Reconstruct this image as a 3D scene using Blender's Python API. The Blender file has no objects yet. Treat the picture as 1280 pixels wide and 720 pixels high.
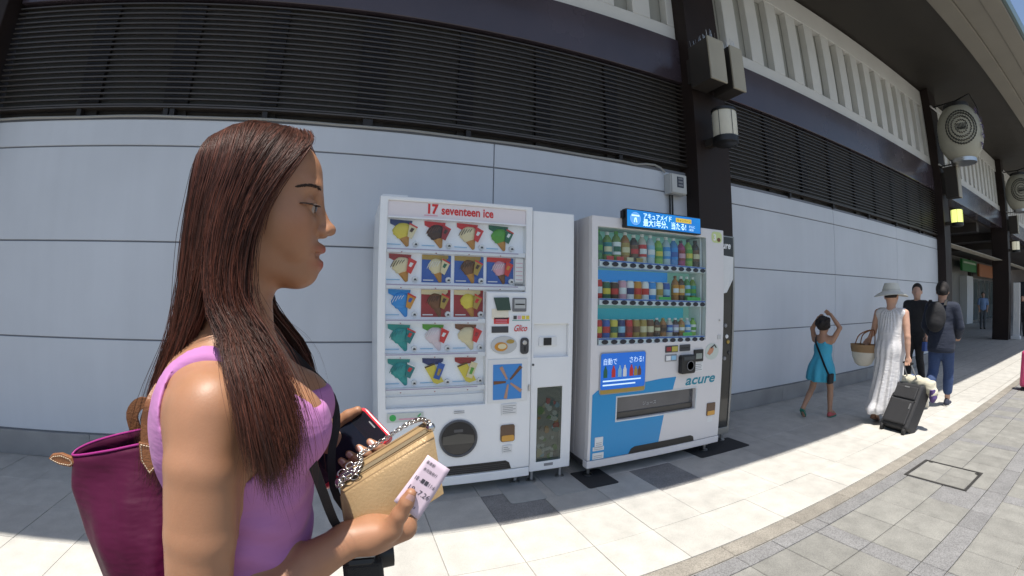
import bpy, bmesh, math, random
import numpy as np
from mathutils import Vector, Matrix
random.seed(7); rng = np.random.default_rng(7)
scene = bpy.context.scene
COL = scene.collection
rad = math.radians

# ---------------------------------------------------------------- camera (wide action-camera lens), sky, sun, exposure
def lens_axes(yaw, pitch, roll):
    def turn(v):
        x, y, z = v
        c, s = math.cos(roll), math.sin(roll); x, y = x*c - y*s, x*s + y*c
        c, s = math.cos(pitch), math.sin(pitch); y, z = y*c + z*s, -y*s + z*c
        c, s = math.cos(yaw), math.sin(yaw); x, z = x*c + z*s, -x*s + z*c
        return Vector((x, z, y))
    return turn((1,0,0)), turn((0,1,0)), turn((0,0,1))
cam = bpy.data.cameras.new('camera'); cam_ob = bpy.data.objects.new('camera', cam); COL.objects.link(cam_ob)
ax, ay, az = lens_axes(rad(20.699), rad(0.99382), rad(0.79665))
cam_ob.matrix_world = Matrix(((ax.x, ay.x, -az.x, 0), (ax.y, ay.y, -az.y, 0), (ax.z, ay.z, -az.z, 1.35), (0,0,0,1)))
cam.type = 'PANO'; cam.sensor_fit = 'HORIZONTAL'; cam.sensor_width = 36
cam.clip_start = 0.02; cam.clip_end = 500
for holder in (cam, getattr(cam, 'cycles', None)):
    if holder is None or not hasattr(holder, 'fisheye_polynomial_k1'): continue
    holder.panorama_type = 'FISHEYE_LENS_POLYNOMIAL'; holder.fisheye_fov = rad(175)
    holder.fisheye_polynomial_k0 = 0.0
    holder.fisheye_polynomial_k1 = -6.55723202e-02
    holder.fisheye_polynomial_k2 = 1.07179132e-05
    holder.fisheye_polynomial_k3 = 2.93332331e-05
    holder.fisheye_polynomial_k4 = -5.37933920e-07
scene.camera = cam_ob

SUN_TO = Vector((-0.13, -0.225, 1.0)).normalized()      # from the ground towards the sun
world = bpy.data.worlds.new('World'); scene.world = world; world.use_nodes = True
wn = world.node_tree.nodes; wl = world.node_tree.links
sky = wn.new('ShaderNodeTexSky'); sky.sky_type = 'NISHITA'; sky.sun_disc = False
sky.sun_elevation = math.asin(SUN_TO.z); sky.sun_rotation = math.atan2(SUN_TO.x, SUN_TO.y)
sky.air_density = 1.0; sky.dust_density = 1.5; sky.ozone_density = 1.0
wn['Background'].inputs[1].default_value = 0.10
wl.new(sky.outputs[0], wn['Background'].inputs[0])
sun = bpy.data.lights.new('sun', 'SUN'); sun.energy = 4.2; sun.angle = rad(0.55); sun.color = (1.0, 0.955, 0.88)
sun_ob = bpy.data.objects.new('sun', sun); COL.objects.link(sun_ob)
sun_ob.rotation_euler = SUN_TO.to_track_quat('Z', 'Y').to_euler(); sun_ob.location = (0, -5, 20)
scene.view_settings.view_transform = 'Standard'; scene.view_settings.look = 'None'
scene.view_settings.gamma = 1.0; scene.view_settings.use_curve_mapping = False
scene.view_settings.exposure = 0.60
scene.render.engine = 'CYCLES'
scene.cycles.max_bounces = 10; scene.cycles.diffuse_bounces = 5; scene.cycles.transparent_max_bounces = 12
scene.cycles.caustics_reflective = False; scene.cycles.caustics_refractive = False
scene.cycles.use_denoising = True

# ---------------------------------------------------------------- materials
MATS = {}
def mat(name, col=(.5,.5,.5), rough=.5, metal=0., noise=None, bump=None, rnd=0., spec=.5, emit=None, sss=0., coat=0., alpha=None, sub=None, coords='Object'):
    """noise=(scale, amount[, detail]) varies the colour; bump=(scale, strength); rnd varies brightness per object"""
    if name in MATS: return MATS[name]
    m = bpy.data.materials.new(name); m.use_nodes = True; MATS[name] = m
    nt = m.node_tree; N = nt.nodes; Lk = nt.links
    b = N['Principled BSDF']
    b.inputs['Base Color'].default_value = (*col, 1); b.inputs['Roughness'].default_value = rough
    b.inputs['Metallic'].default_value = metal; b.inputs['Specular IOR Level'].default_value = spec
    if coat: b.inputs['Coat Weight'].default_value = coat; b.inputs['Coat Roughness'].default_value = .08
    if sss:
        b.inputs['Subsurface Weight'].default_value = sss; b.inputs['Subsurface Radius'].default_value = (.012, .005, .003); b.inputs['Subsurface Scale'].default_value = .6
    if emit: b.inputs['Emission Color'].default_value = (*emit[:3], 1); b.inputs['Emission Strength'].default_value = emit[3]
    tc = N.new('ShaderNodeTexCoord'); cur = None
    if noise:
        nz = N.new('ShaderNodeTexNoise'); nz.inputs['Scale'].default_value = noise[0]; nz.inputs['Detail'].default_value = noise[2] if len(noise) > 2 else 4
        Lk.new(tc.outputs[coords], nz.inputs['Vector'])
        mr = N.new('ShaderNodeMapRange'); mr.inputs['From Min'].default_value = .25; mr.inputs['From Max'].default_value = .75
        mr.inputs['To Min'].default_value = 1 - noise[1]; mr.inputs['To Max'].default_value = 1 + noise[1]
        Lk.new(nz.outputs['Fac'], mr.inputs['Value']); cur = mr.outputs[0]
        mr2 = N.new('ShaderNodeMapRange'); mr2.inputs['To Min'].default_value = max(0, rough-.12); mr2.inputs['To Max'].default_value = min(1, rough+.12)
        Lk.new(nz.outputs['Fac'], mr2.inputs['Value']); Lk.new(mr2.outputs[0], b.inputs['Roughness'])
    if rnd:
        oi = N.new('ShaderNodeObjectInfo'); mr = N.new('ShaderNodeMapRange'); mr.inputs['To Min'].default_value = 1-rnd; mr.inputs['To Max'].default_value = 1+rnd
        Lk.new(oi.outputs['Random'], mr.inputs['Value'])
        if cur is None: cur = mr.outputs[0]
        else:
            mu = N.new('ShaderNodeMath'); mu.operation = 'MULTIPLY'; Lk.new(cur, mu.inputs[0]); Lk.new(mr.outputs[0], mu.inputs[1]); cur = mu.outputs[0]
    if cur is not None:
        vm = N.new('ShaderNodeVectorMath'); vm.operation = 'SCALE'; vm.inputs[0].default_value = col; Lk.new(cur, vm.inputs['Scale']); Lk.new(vm.outputs[0], b.inputs['Base Color'])
    if bump:
        nb = N.new('ShaderNodeTexNoise'); nb.inputs['Scale'].default_value = bump[0]; nb.inputs['Detail'].default_value = 5; Lk.new(tc.outputs[coords], nb.inputs['Vector'])
        bp = N.new('ShaderNodeBump'); bp.inputs['Strength'].default_value = bump[1]; bp.inputs['Distance'].default_value = .01
        Lk.new(nb.outputs['Fac'], bp.inputs['Height']); Lk.new(bp.outputs[0], b.inputs['Normal'])
    return m

def clear_glass(name, tint=(.93,.96,.95), gloss=.09, rough=.02):
    if name in MATS: return MATS[name]
    m = bpy.data.materials.new(name); m.use_nodes = True; MATS[name] = m
    N = m.node_tree.nodes; Lk = m.node_tree.links; N.remove(N['Principled BSDF'])
    t = N.new('ShaderNodeBsdfTransparent'); t.inputs[0].default_value = (*tint, 1)
    g = N.new('ShaderNodeBsdfGlossy'); g.inputs['Roughness'].default_value = rough
    lw = N.new('ShaderNodeLayerWeight'); pw = N.new('ShaderNodeMath'); pw.operation = 'POWER'; pw.inputs[1].default_value = 5; Lk.new(lw.outputs['Facing'], pw.inputs[0])
    ad = N.new('ShaderNodeMath'); ad.operation = 'ADD'; ad.inputs[1].default_value = gloss/2; Lk.new(pw.outputs[0], ad.inputs[0])
    mx = N.new('ShaderNodeMixShader'); Lk.new(ad.outputs[0], mx.inputs[0]); Lk.new(t.outputs[0], mx.inputs[1]); Lk.new(g.outputs[0], mx.inputs[2])
    Lk.new(mx.outputs[0], N['Material Output'].inputs[0]); return m

def speckle_mat(name, col, dark, scale=260., amount=.5, rough=.75, rnd=.06, stain=.12):
    """granite-like: fine speckles between two real colours, slight stains, brightness differs per piece"""
    if name in MATS: return MATS[name]
    m = bpy.data.materials.new(name); m.use_nodes = True; MATS[name] = m
    N = m.node_tree.nodes; Lk = m.node_tree.links; b = N['Principled BSDF']; b.inputs['Roughness'].default_value = rough
    g = N.new('ShaderNodeNewGeometry')
    v = N.new('ShaderNodeTexVoronoi'); v.inputs['Scale'].default_value = scale; Lk.new(g.outputs['Position'], v.inputs['Vector'])
    bw = N.new('ShaderNodeSeparateColor'); Lk.new(v.outputs['Color'], bw.inputs[0])
    r = N.new('ShaderNodeMapRange'); r.inputs['From Min'].default_value = 1-amount-.12; r.inputs['From Max'].default_value = 1-amount+.12; Lk.new(bw.outputs[0], r.inputs['Value'])
    mx = N.new('ShaderNodeMix'); mx.data_type = 'RGBA'; mx.inputs['A'].default_value = (*col,1); mx.inputs['B'].default_value = (*dark,1); Lk.new(r.outputs[0], mx.inputs['Factor'])
    nz = N.new('ShaderNodeTexNoise'); nz.inputs['Scale'].default_value = 7.3; nz.inputs['Detail'].default_value = 9; Lk.new(g.outputs['Position'], nz.inputs['Vector'])
    r2 = N.new('ShaderNodeMapRange'); r2.inputs['From Min'].default_value = .3; r2.inputs['From Max'].default_value = .7; r2.inputs['To Min'].default_value = 1-stain; r2.inputs['To Max'].default_value = 1+stain*.6; Lk.new(nz.outputs['Fac'], r2.inputs['Value'])
    oi = N.new('ShaderNodeObjectInfo'); r3 = N.new('ShaderNodeMapRange'); r3.inputs['To Min'].default_value = 1-rnd; r3.inputs['To Max'].default_value = 1+rnd; Lk.new(oi.outputs['Random'], r3.inputs['Value'])
    mu = N.new('ShaderNodeMath'); mu.operation = 'MULTIPLY'; Lk.new(r2.outputs[0], mu.inputs[0]); Lk.new(r3.outputs[0], mu.inputs[1])
    # a few small dark spots (chewing gum, drips)
    v2 = N.new('ShaderNodeTexVoronoi'); v2.inputs['Scale'].default_value = 2.3; Lk.new(g.outputs['Position'], v2.inputs['Vector'])
    r4 = N.new('ShaderNodeMapRange'); r4.inputs['From Min'].default_value = .03; r4.inputs['From Max'].default_value = .045; r4.inputs['To Min'].default_value = .6; r4.inputs['To Max'].default_value = 1; Lk.new(v2.outputs['Distance'], r4.inputs['Value'])
    mu2 = N.new('ShaderNodeMath'); mu2.operation = 'MULTIPLY'; Lk.new(mu.outputs[0], mu2.inputs[0]); Lk.new(r4.outputs[0], mu2.inputs[1])
    vm = N.new('ShaderNodeVectorMath'); vm.operation = 'SCALE'; Lk.new(mx.outputs['Result'], vm.inputs[0]); Lk.new(mu2.outputs[0], vm.inputs['Scale']); Lk.new(vm.outputs[0], b.inputs['Base Color'])
    bp = N.new('ShaderNodeBump'); bp.inputs['Strength'].default_value = .25; bp.inputs['Distance'].default_value = .004; Lk.new(bw.outputs[1], bp.inputs['Height']); Lk.new(bp.outputs[0], b.inputs['Normal'])
    return m

# ---------------------------------------------------------------- objects
def base_of(p):
    v = Vector((0,0,0))
    while p is not None: v = v + p.location; p = p.parent
    return v
def link(o, parent=None):
    COL.objects.link(o)
    if parent is not None: o.parent = parent
    return o
def thing(name, label, cat, loc=(0,0,0), group=None):
    o = bpy.data.objects.new(name, None); o.empty_display_size = .1; link(o); o.location = loc
    return tag(o, label, cat, group)
def tag(o, label=None, cat=None, group=None, kind=None):
    if label: o['label'] = label
    if cat: o['category'] = cat
    if group: o['group'] = group
    if kind: o['kind'] = kind
    return o
class MB:
    def __init__(s): s.v = []; s.f = []; s.mi = []; s.m = 0
    def mat(s, i): s.m = i; return s
    def add(s, vs, fs):
        n = len(s.v); s.v += [tuple(p) for p in vs]
        for f in fs: s.f.append(tuple(n+i for i in f)); s.mi.append(s.m)
        return s
    def box(s, x0, x1, y0, y1, z0, z1):
        return s.add([(x0,y0,z0),(x1,y0,z0),(x1,y1,z0),(x0,y1,z0),(x0,y0,z1),(x1,y0,z1),(x1,y1,z1),(x0,y1,z1)],
                     [(3,2,1,0),(4,5,6,7),(0,1,5,4),(1,2,6,5),(2,3,7,6),(3,0,4,7)])
    def obox(s, c, ax_, ay_, az_):
        """box with centre c and half-axis vectors"""
        c, a, b, d = (Vector(q) for q in (c, ax_, ay_, az_)); P = []
        for k in (-1,1):
            for i, j in ((-1,-1),(1,-1),(1,1),(-1,1)): P.append(c + a*i + b*j + d*k)
        return s.add(P, [(3,2,1,0),(4,5,6,7),(0,1,5,4),(1,2,6,5),(2,3,7,6),(3,0,4,7)])
    def tube(s, pts, r, n=8, cap=True):
        pts = [Vector(p) for p in pts]; rs = r if hasattr(r, '__len__') else [r]*len(pts)
        base = len(s.v); up = Vector((0,0,1)); prev = None
        for i, p in enumerate(pts):
            t = (pts[min(i+1, len(pts)-1)] - pts[max(i-1, 0)]); t = t.normalized() if t.length else Vector((0,0,1))
            if prev is None:
                u = t.cross(up if abs(t.z) < .9 else Vector((1,0,0))).normalized()
            else: u = (prev - t*prev.dot(t)).normalized()
            prev = u; w = t.cross(u)
            for k in range(n):
                a = 2*math.pi*k/n; s.v.append(tuple(p + (u*math.cos(a) + w*math.sin(a))*rs[i]))
        for i in range(len(pts)-1):
            for k in range(n):
                a = base+i*n+k; b = base+i*n+(k+1) % n
                s.f.append((a, b, b+n, a+n)); s.mi.append(s.m)
        if cap:
            s.f.append(tuple(base+k for k in range(n))[::-1]); s.mi.append(s.m)
            s.f.append(tuple(base+(len(pts)-1)*n+k for k in range(n))); s.mi.append(s.m)
        return s
    def lathe(s, c, prof, n=20, axis='Z', a0=0, a1=2*math.pi):
        """prof: list of (radius, height) along the axis from point c"""
        c = Vector(c); base = len(s.v); full = abs(a1-a0-2*math.pi) < 1e-6; cols = n if full else n+1
        for r_, h_ in prof:
            for k in range(cols):
                a = a0 + (a1-a0)*k/n; x, y = r_*math.cos(a), r_*math.sin(a)
                q = {'Z': (x,y,h_), 'Y': (x,h_,y), 'X': (h_,x,y)}[axis]; s.v.append(tuple(c + Vector(q)))
        for i in range(len(prof)-1):
            for k in range(n if full else n):
                a = base+i*cols+k; b = base+i*cols+(k+1) % cols
                s.f.append((a, b, b+cols, a+cols)); s.mi.append(s.m)
        if full:
            if prof[0][0] > 1e-6: s.f.append(tuple(base+k for k in range(cols))[::-1]); s.mi.append(s.m)
            if prof[-1][0] > 1e-6: s.f.append(tuple(base+(len(prof)-1)*cols+k for k in range(cols))); s.mi.append(s.m)
        return s
    def prism(s, poly, y0, y1):
        """polygon in X,Z extruded from y0 (front) to y1"""
        n = len(poly); vs = [(x, y0, z) for x, z in poly] + [(x, y1, z) for x, z in poly]
        fs = [tuple(range(n)), tuple(range(2*n-1, n-1, -1))] + [(i, i+n, (i+1) % n+n, (i+1) % n) for i in range(n)]
        return s.add(vs, fs)
    def build(s, name, mats, parent=None, smooth=False, bevel=0., seg=2, recalc=True):
        me = bpy.data.meshes.new(name); b = base_of(parent)
        me.from_pydata([(p[0]-b.x, p[1]-b.y, p[2]-b.z) for p in s.v], [], s.f)
        for m in (mats if isinstance(mats, (list, tuple)) else [mats]): me.materials.append(m)
        if any(s.mi): me.polygons.foreach_set('material_index', s.mi)
        if recalc:
            bm = bmesh.new(); bm.from_mesh(me); bmesh.ops.recalc_face_normals(bm, faces=bm.faces); bm.to_mesh(me); bm.free()
        if smooth: smooth_by_angle(me, smooth if smooth is not True else 40)
        me.update(); o = link(bpy.data.objects.new(name, me), parent)
        if bevel:
            md = o.modifiers.new('bevel', 'BEVEL'); md.width = bevel; md.segments = seg; md.limit_method = 'ANGLE'; md.angle_limit = rad(50)
            md.harden_normals = False
        return o
def smooth_by_angle(me, deg=40):
    me.polygons.foreach_set('use_smooth', [True]*len(me.polygons))
    if deg >= 180: return
    bm = bmesh.new(); bm.from_mesh(me); lim = rad(deg)
    for e in bm.edges:
        if len(e.link_faces) == 2 and e.calc_face_angle(0) > lim: e.smooth = False
    bm.to_mesh(me); bm.free()
def rrect(x0, x1, z0, z1, r, n=4):
    P = []
    for cx, cz, a0 in ((x1-r, z1-r, 0), (x0+r, z1-r, 90), (x0+r, z0+r, 180), (x1-r, z0+r, 270)):
        for k in range(n+1):
            a = rad(a0 + 90*k/n); P.append((cx+r*math.cos(a), cz+r*math.sin(a)))
    return P
def ellipse(cx, cz, a, b, n=20, t0=0, t1=360):
    return [(cx+a*math.cos(rad(t0+(t1-t0)*k/n)), cz+b*math.sin(rad(t0+(t1-t0)*k/n))) for k in range(n + (0 if t1-t0 >= 360 else 1))]
def quad_mesh(name, V, F, mats, parent=None, smooth=True):
    """big numpy mesh of quads (or triangles)"""
    me = bpy.data.meshes.new(name); b = base_of(parent); V = np.asarray(V, np.float32) - np.array(b, np.float32); F = np.asarray(F, np.int32); k = F.shape[1]
    me.vertices.add(len(V)); me.vertices.foreach_set('co', V.ravel()); me.loops.add(F.size); me.loops.foreach_set('vertex_index', F.ravel())
    me.polygons.add(len(F)); me.polygons.foreach_set('loop_start', np.arange(0, F.size, k, dtype=np.int32)); me.polygons.foreach_set('loop_total', np.full(len(F), k, np.int32))
    for m in (mats if isinstance(mats, (list, tuple)) else [mats]): me.materials.append(m)
    if smooth: me.polygons.foreach_set('use_smooth', np.ones(len(F), bool))
    me.update(calc_edges=True); return link(bpy.data.objects.new(name, me), parent)
def lettering(txt, size, org, u=(1,0,0), v=(0,0,1), m=None, parent=None, name='lettering', align='LEFT', bold=0., shear=0., width=None, space=1.0, thick=0.):
    """flat letters as a mesh: baseline starts at org, along u, upright along v"""
    c = bpy.data.curves.new('t', 'FONT'); c.body = txt; c.size = size; c.align_x = align; c.offset = bold; c.shear = shear; c.space_character = space; c.resolution_u = 3
    if thick: c.extrude = thick
    t = bpy.data.objects.new('t', c); COL.objects.link(t)
    dg = bpy.context.evaluated_depsgraph_get(); me = bpy.data.meshes.new_from_object(t.evaluated_get(dg))
    bpy.data.objects.remove(t); bpy.data.curves.remove(c)
    n = len(me.vertices); co = np.empty(n*3, np.float32); me.vertices.foreach_get('co', co); co = co.reshape(-1, 3)
    if n == 0: return None
    if width is not None:
        w = co[:,0].max() - co[:,0].min(); co[:,0] *= width/max(w, 1e-6)
    U = np.array(Vector(u).normalized()); Vv = np.array(Vector(v).normalized()); Nn = np.cross(U, Vv); b = base_of(parent)
    out = np.array(org) - np.array(b) + co[:,0:1]*U + co[:,1:2]*Vv + co[:,2:3]*Nn
    me.vertices.foreach_set('co', out.astype(np.float32).ravel()); me.materials.clear(); me.materials.append(m); me.name = name; me.update()
    return link(bpy.data.objects.new(name, me), parent)
def copy_tree(o, parent=None, d=None):
    c = o.copy(); COL.objects.link(c); c.parent = parent
    if d is not None: c.location = Vector(o.location) + Vector(d)
    for ch in o.children: copy_tree(ch, c)
    return c
# ================================================================ THE SETTING
M_tile = speckle_mat('pale_tile', (.53,.51,.465), (.455,.44,.405), 420, .35, .62, .06, .13)
M_tile_dark = speckle_mat('dark_granite_tile', (.31,.30,.29), (.21,.205,.20), 230, .5, .7, .06, .15)
M_joint = mat('joint_grout', (.36,.35,.325), .9, noise=(30,.3))
M_kerb = speckle_mat('kerb_granite', (.30,.275,.235), (.21,.19,.16), 240, .4, .75, .08, .2)
M_pav = speckle_mat('paver_stone', (.262,.257,.233), (.205,.20,.185), 300, .4, .8, .09, .18)
M_pav2 = speckle_mat('paver_granite', (.245,.242,.24), (.165,.162,.162), 190, .45, .75, .08, .12)
M_wall = mat('white_wall_panel', (.60,.625,.665), .5, noise=(1.7,.035,8), rnd=.012, bump=(90,.03))
def add_streaks(m, amt, sx=9., sz=.35):
    N = m.node_tree.nodes; Lk = m.node_tree.links; b = N['Principled BSDF']; src = b.inputs['Base Color'].links[0].from_socket; g = N.new('ShaderNodeNewGeometry'); mp = N.new('ShaderNodeMapping'); mp.inputs['Scale'].default_value = (sx,sx,sz); nz = N.new('ShaderNodeTexNoise'); nz.inputs['Detail'].default_value = 6; nz.inputs['Scale'].default_value = 1
    r = N.new('ShaderNodeMapRange'); r.inputs['From Min'].default_value = .35; r.inputs['From Max'].default_value = .7; r.inputs['To Min'].default_value = 1+amt*.4; r.inputs['To Max'].default_value = 1-amt
    vm = N.new('ShaderNodeVectorMath'); vm.operation = 'SCALE'; Lk.new(g.outputs['Position'], mp.inputs[0]); Lk.new(mp.outputs[0], nz.inputs['Vector']); Lk.new(nz.outputs['Fac'], r.inputs['Value']); Lk.new(src, vm.inputs[0]); Lk.new(r.outputs[0], vm.inputs['Scale']); Lk.new(vm.outputs[0], b.inputs['Base Color'])
add_streaks(M_wall, .022); add_streaks(M_wall, .05, 1.2, .8)
M_wallback = mat('wall_joint', (.20,.21,.235), .8)
M_plinth = mat('plinth_stone', (.31,.305,.30), .33, noise=(3,.2,6), rnd=.08)
M_louv = mat('louvre_metal', (.080,.068,.060), .42, metal=.3, noise=(6,.15))
M_louvback = mat('louvre_backing', (.042,.040,.037), .7, noise=(2,.2))
M_stud = mat('dark_stud', (.012,.010,.010), .6)
M_beam = mat('beam_paint', (.058,.045,.056), .25, noise=(1.2,.25,6), coat=.2)
M_post = mat('post_brown', (.022,.014,.012), .6, noise=(2.5,.2), spec=.3)
M_latt = mat('lattice_white', (.66,.655,.63), .6, noise=(2,.05,6))
M_lattback = mat('lattice_backing', (.36,.36,.33), .7)
M_soffit = mat('soffit_brown', (.028,.023,.018), .6, noise=(1.5,.2))
M_eave = mat('eave_metal', (.24,.22,.185), .45, noise=(1.4,.1,6))
M_gutter = mat('gutter_green', (.10,.16,.17), .4)
M_beige = mat('beige_ledge', (.42,.39,.32), .6, noise=(4,.12))
M_black = mat('black_plastic', (.012,.012,.013), .4)
M_steel = mat('steel', (.55,.55,.55), .32, metal=1., noise=(8,.1))
M_whitep = mat('white_paint', (.74,.745,.74), .4, noise=(3,.02,6))

def sheet(name, x0, x1, y0, y1, z, m):
    return tag(MB().add([(x0,y0,z),(x1,y0,z),(x1,y1,z),(x0,y1,z)], [(0,1,2,3)]).build(name, m), kind='structure')
sheet('ground', -150, 250, -200, 200, -.06, mat('asphalt_ground', (.20,.195,.18), .85, noise=(2,.15,8), bump=(60,.2), coords='Object'))
TZ = 0.0
def tiled_far(name, m, jx, jy, col=(.16,.15,.14)):
    """material for paving too far to build stone by stone: joints follow a grid in world space"""
    mm = m.copy(); mm.name = name; N = mm.node_tree.nodes; Lk = mm.node_tree.links; b = N['Principled BSDF']
    src = b.inputs['Base Color'].links[0].from_socket; g = N.new('ShaderNodeNewGeometry'); br = N.new('ShaderNodeTexBrick')
    br.offset = 0; br.inputs['Scale'].default_value = 1; br.inputs['Mortar Size'].default_value = .004; br.inputs['Brick Width'].default_value = jx; br.inputs['Row Height'].default_value = jy
    br.inputs['Color1'].default_value = (1,1,1,1); br.inputs['Color2'].default_value = (.93,.93,.93,1); br.inputs['Mortar'].default_value = (.35,.34,.32,1)
    mu = N.new('ShaderNodeMix'); mu.data_type = 'RGBA'; mu.blend_type = 'MULTIPLY'; mu.inputs['Factor'].default_value = 1
    Lk.new(g.outputs['Position'], br.inputs['Vector']); Lk.new(src, mu.inputs['A']); Lk.new(br.outputs['Color'], mu.inputs['B']); Lk.new(mu.outputs['Result'], b.inputs['Base Color'])
    return mm
# walkway of pale tiles under the eave
walk = tag(MB().box(-4.4, 7.164, 1.512, 3.60, -.055, -.008).build('pavement', M_joint), kind='structure')
sheet('walkway', 7.166, 60, 1.512, 16, TZ-.002, tiled_far('pale_tile_far', M_tile, .398, .4))
sheet('walkway', -40, -4.402, 1.512, 3.6, TZ-.002, MATS['pale_tile'])
xs = [.0 + .398*k for k in range(-11, 19)]; ys = [1.512, 1.848, 2.25, 2.655, 3.06, 3.60]
tile_me = {}
for i in range(len(xs)-1):
    for j in range(5):
        dark = (i-11, j) in ((2,2), (5,2))
        key = (j, dark)
        if key not in tile_me:
            mb = MB().box(.0014, .3966, ys[j]+.0014, ys[j+1]-.0014, -.03, 0); o = mb.build('tile', M_tile_dark if dark else M_tile, walk, bevel=.0018, seg=1); tile_me[key] = o
            o.location = (xs[i], 0, TZ + rng.uniform(-.0012, .0012)); o.location -= Vector((0,0,0))
        else:
            o = tile_me[key].copy(); COL.objects.link(o); o.parent = walk; o.location = (xs[i], 0, TZ + rng.uniform(-.0012, .0012))
# kerb stones
kerb = tag(MB().box(-6, 9.0, 1.395, 1.511, -.055, -.01).build('kerb', M_joint), kind='structure')
kb0 = None
for k in range(25):
    x = -6 + .6*k
    if kb0 is None: kb0 = o = MB().box(.002, .598, 1.398, 1.5085, -.04, 0).build('kerb_stone', M_kerb, kerb, bevel=.004, seg=1)
    else: o = kb0.copy(); COL.objects.link(o); o.parent = kerb
    o.location = (x, 0, .001 + rng.uniform(-.001, .0015))
sheet('kerb_far', 9.002, 60, 1.395, 1.511, -.001, M_kerb)
# street pavers: columns of slabs with bands of granite setts between them
street = tag(MB().box(-1.5, 9.0, -1.2, 1.391, -.055, -.012).build('street_paving', M_joint), kind='structure')
sheet('street', 9.002, 60, -40, 1.391, -.004, tiled_far('paver_far', M_pav, .3, .3))
sheet('street', -60, -1.502, -40, 1.391, -.004, M_pav)
sheet('street', -1.5, 9.0, -40, -1.202, -.004, M_pav)
px_ = -1.5; cols = []; k = 0
pat = [.3, .3, .3, .3, .145]
while px_ < 8.99:
    w = pat[k % 5]; cols.append((px_, min(px_+w, 9.0), k % 5)); px_ += w; k += 1
rows = [(1.285,1.391,1), (1.00,1.285,0), (.70,1.00,0), (.555,.70,1), (.255,.555,0), (-.045,.255,0), (-.19,-.045,1), (-.49,-.19,0), (-.79,-.49,0), (-1.2,-.79,0)]
pcache = {}
MANHOLE = (3.742, 4.24, .82, 1.315)
for ci, (x0, x1, ck) in enumerate(cols):
    for ri, (y0, y1, rk) in enumerate(rows):
        if x0 >= MANHOLE[0]-.16 and x1 <= MANHOLE[1]+.16 and y0 >= .69 and y1 <= 1.30: pass
        if x0 < 1.0 and y1 > -.2 and x0 < -.2: pass
        gran = rk == 1 or ck == 4 or ((ci*7+ri*3) % 11 == 0)
        key = (round(x1-x0,3), ri, gran)
        if key not in pcache:
            pcache[key] = o = MB().box(.0022, x1-x0-.0022, y0+.0022, y1-.0022, -.04, 0).build('paving_slab', M_pav2 if gran else M_pav, street, bevel=.003, seg=1)
        else: o = pcache[key].copy(); COL.objects.link(o); o.parent = street
        o.location = (x0, 0, rng.uniform(-.0015, .0012))
# inspection cover in the paving
x0, x1, y0, y1 = MANHOLE
cov = thing('inspection_cover', 'square inspection cover with a black metal frame and stone infill in the street paving', 'manhole cover', ((x0+x1)/2, (y0+y1)/2, 0))
f = MB()
for a in ((x0,x1,y0,y0+.022),(x0,x1,y1-.022,y1),(x0,x0+.022,y0+.022,y1-.022),(x1-.022,x1,y0+.022,y1-.022)): f.box(*a, -.02, .0045)
f.build('frame', mat('cast_iron', (.035,.033,.03), .6, noise=(40,.3)), cov)
for i in range(2):
    for j in range(2):
        MB().box(x0+.028+i*.223, x0+.246+i*.223, y0+.028+j*.221, y0+.244+j*.221, -.02, .0035).build('stone_infill', M_pav, cov, bevel=.002, seg=1)
for (hx, hy) in ((x1-.06, y0+.03), (x1-.03, y1-.06)):
    MB().lathe((hx, hy, .004), [(.022,0),(.022,.003),(.012,.003),(.012,.001)], 14).build('lifting_eye', MATS['cast_iron'], cov)

# ---------------------------------------------------------------- station building facade
WY = 3.53
bld = thing('station_building', 'long station facade of white panels, dark louvres and white lattice under a deep brown eave', 'building', (3.6, 3.9, 0))
wallp = MB().box(-3.3, 3.362, WY+.012, WY+.10, 0, 2.72).box(3.905, 11.38, WY+.012, WY+.10, 0, 2.72).build('wall', M_wallback, bld)
zrow = [.212, .962, 1.712, 2.466, 2.69]
for (vx) in ([-3.28, -.80, 1.149, 3.362], [3.905, 4.02, 6.468, 8.918, 11.38]):
    for i in range(len(vx)-1):
        for j in range(4):
            if vx[i+1]-vx[i] < .2: pass
            MB().box(vx[i]+.0045, vx[i+1]-.0045, WY, WY+.03, zrow[j]+.006, zrow[j+1]-.006).build('wall_panel', M_wall, wallp, bevel=.003, seg=1)
# plinth stones
for (a, b_, n) in ((-3.28, 3.362, 6), (3.905, 11.38, 6)):
    for i in range(n):
        w = (b_-a)/n
        MB().box(a+w*i+.001, a+w*(i+1)-.001, WY-.012, WY+.03, 0.001, .205).build('plinth_stone', M_plinth, wallp, bevel=.004, seg=1)
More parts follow.
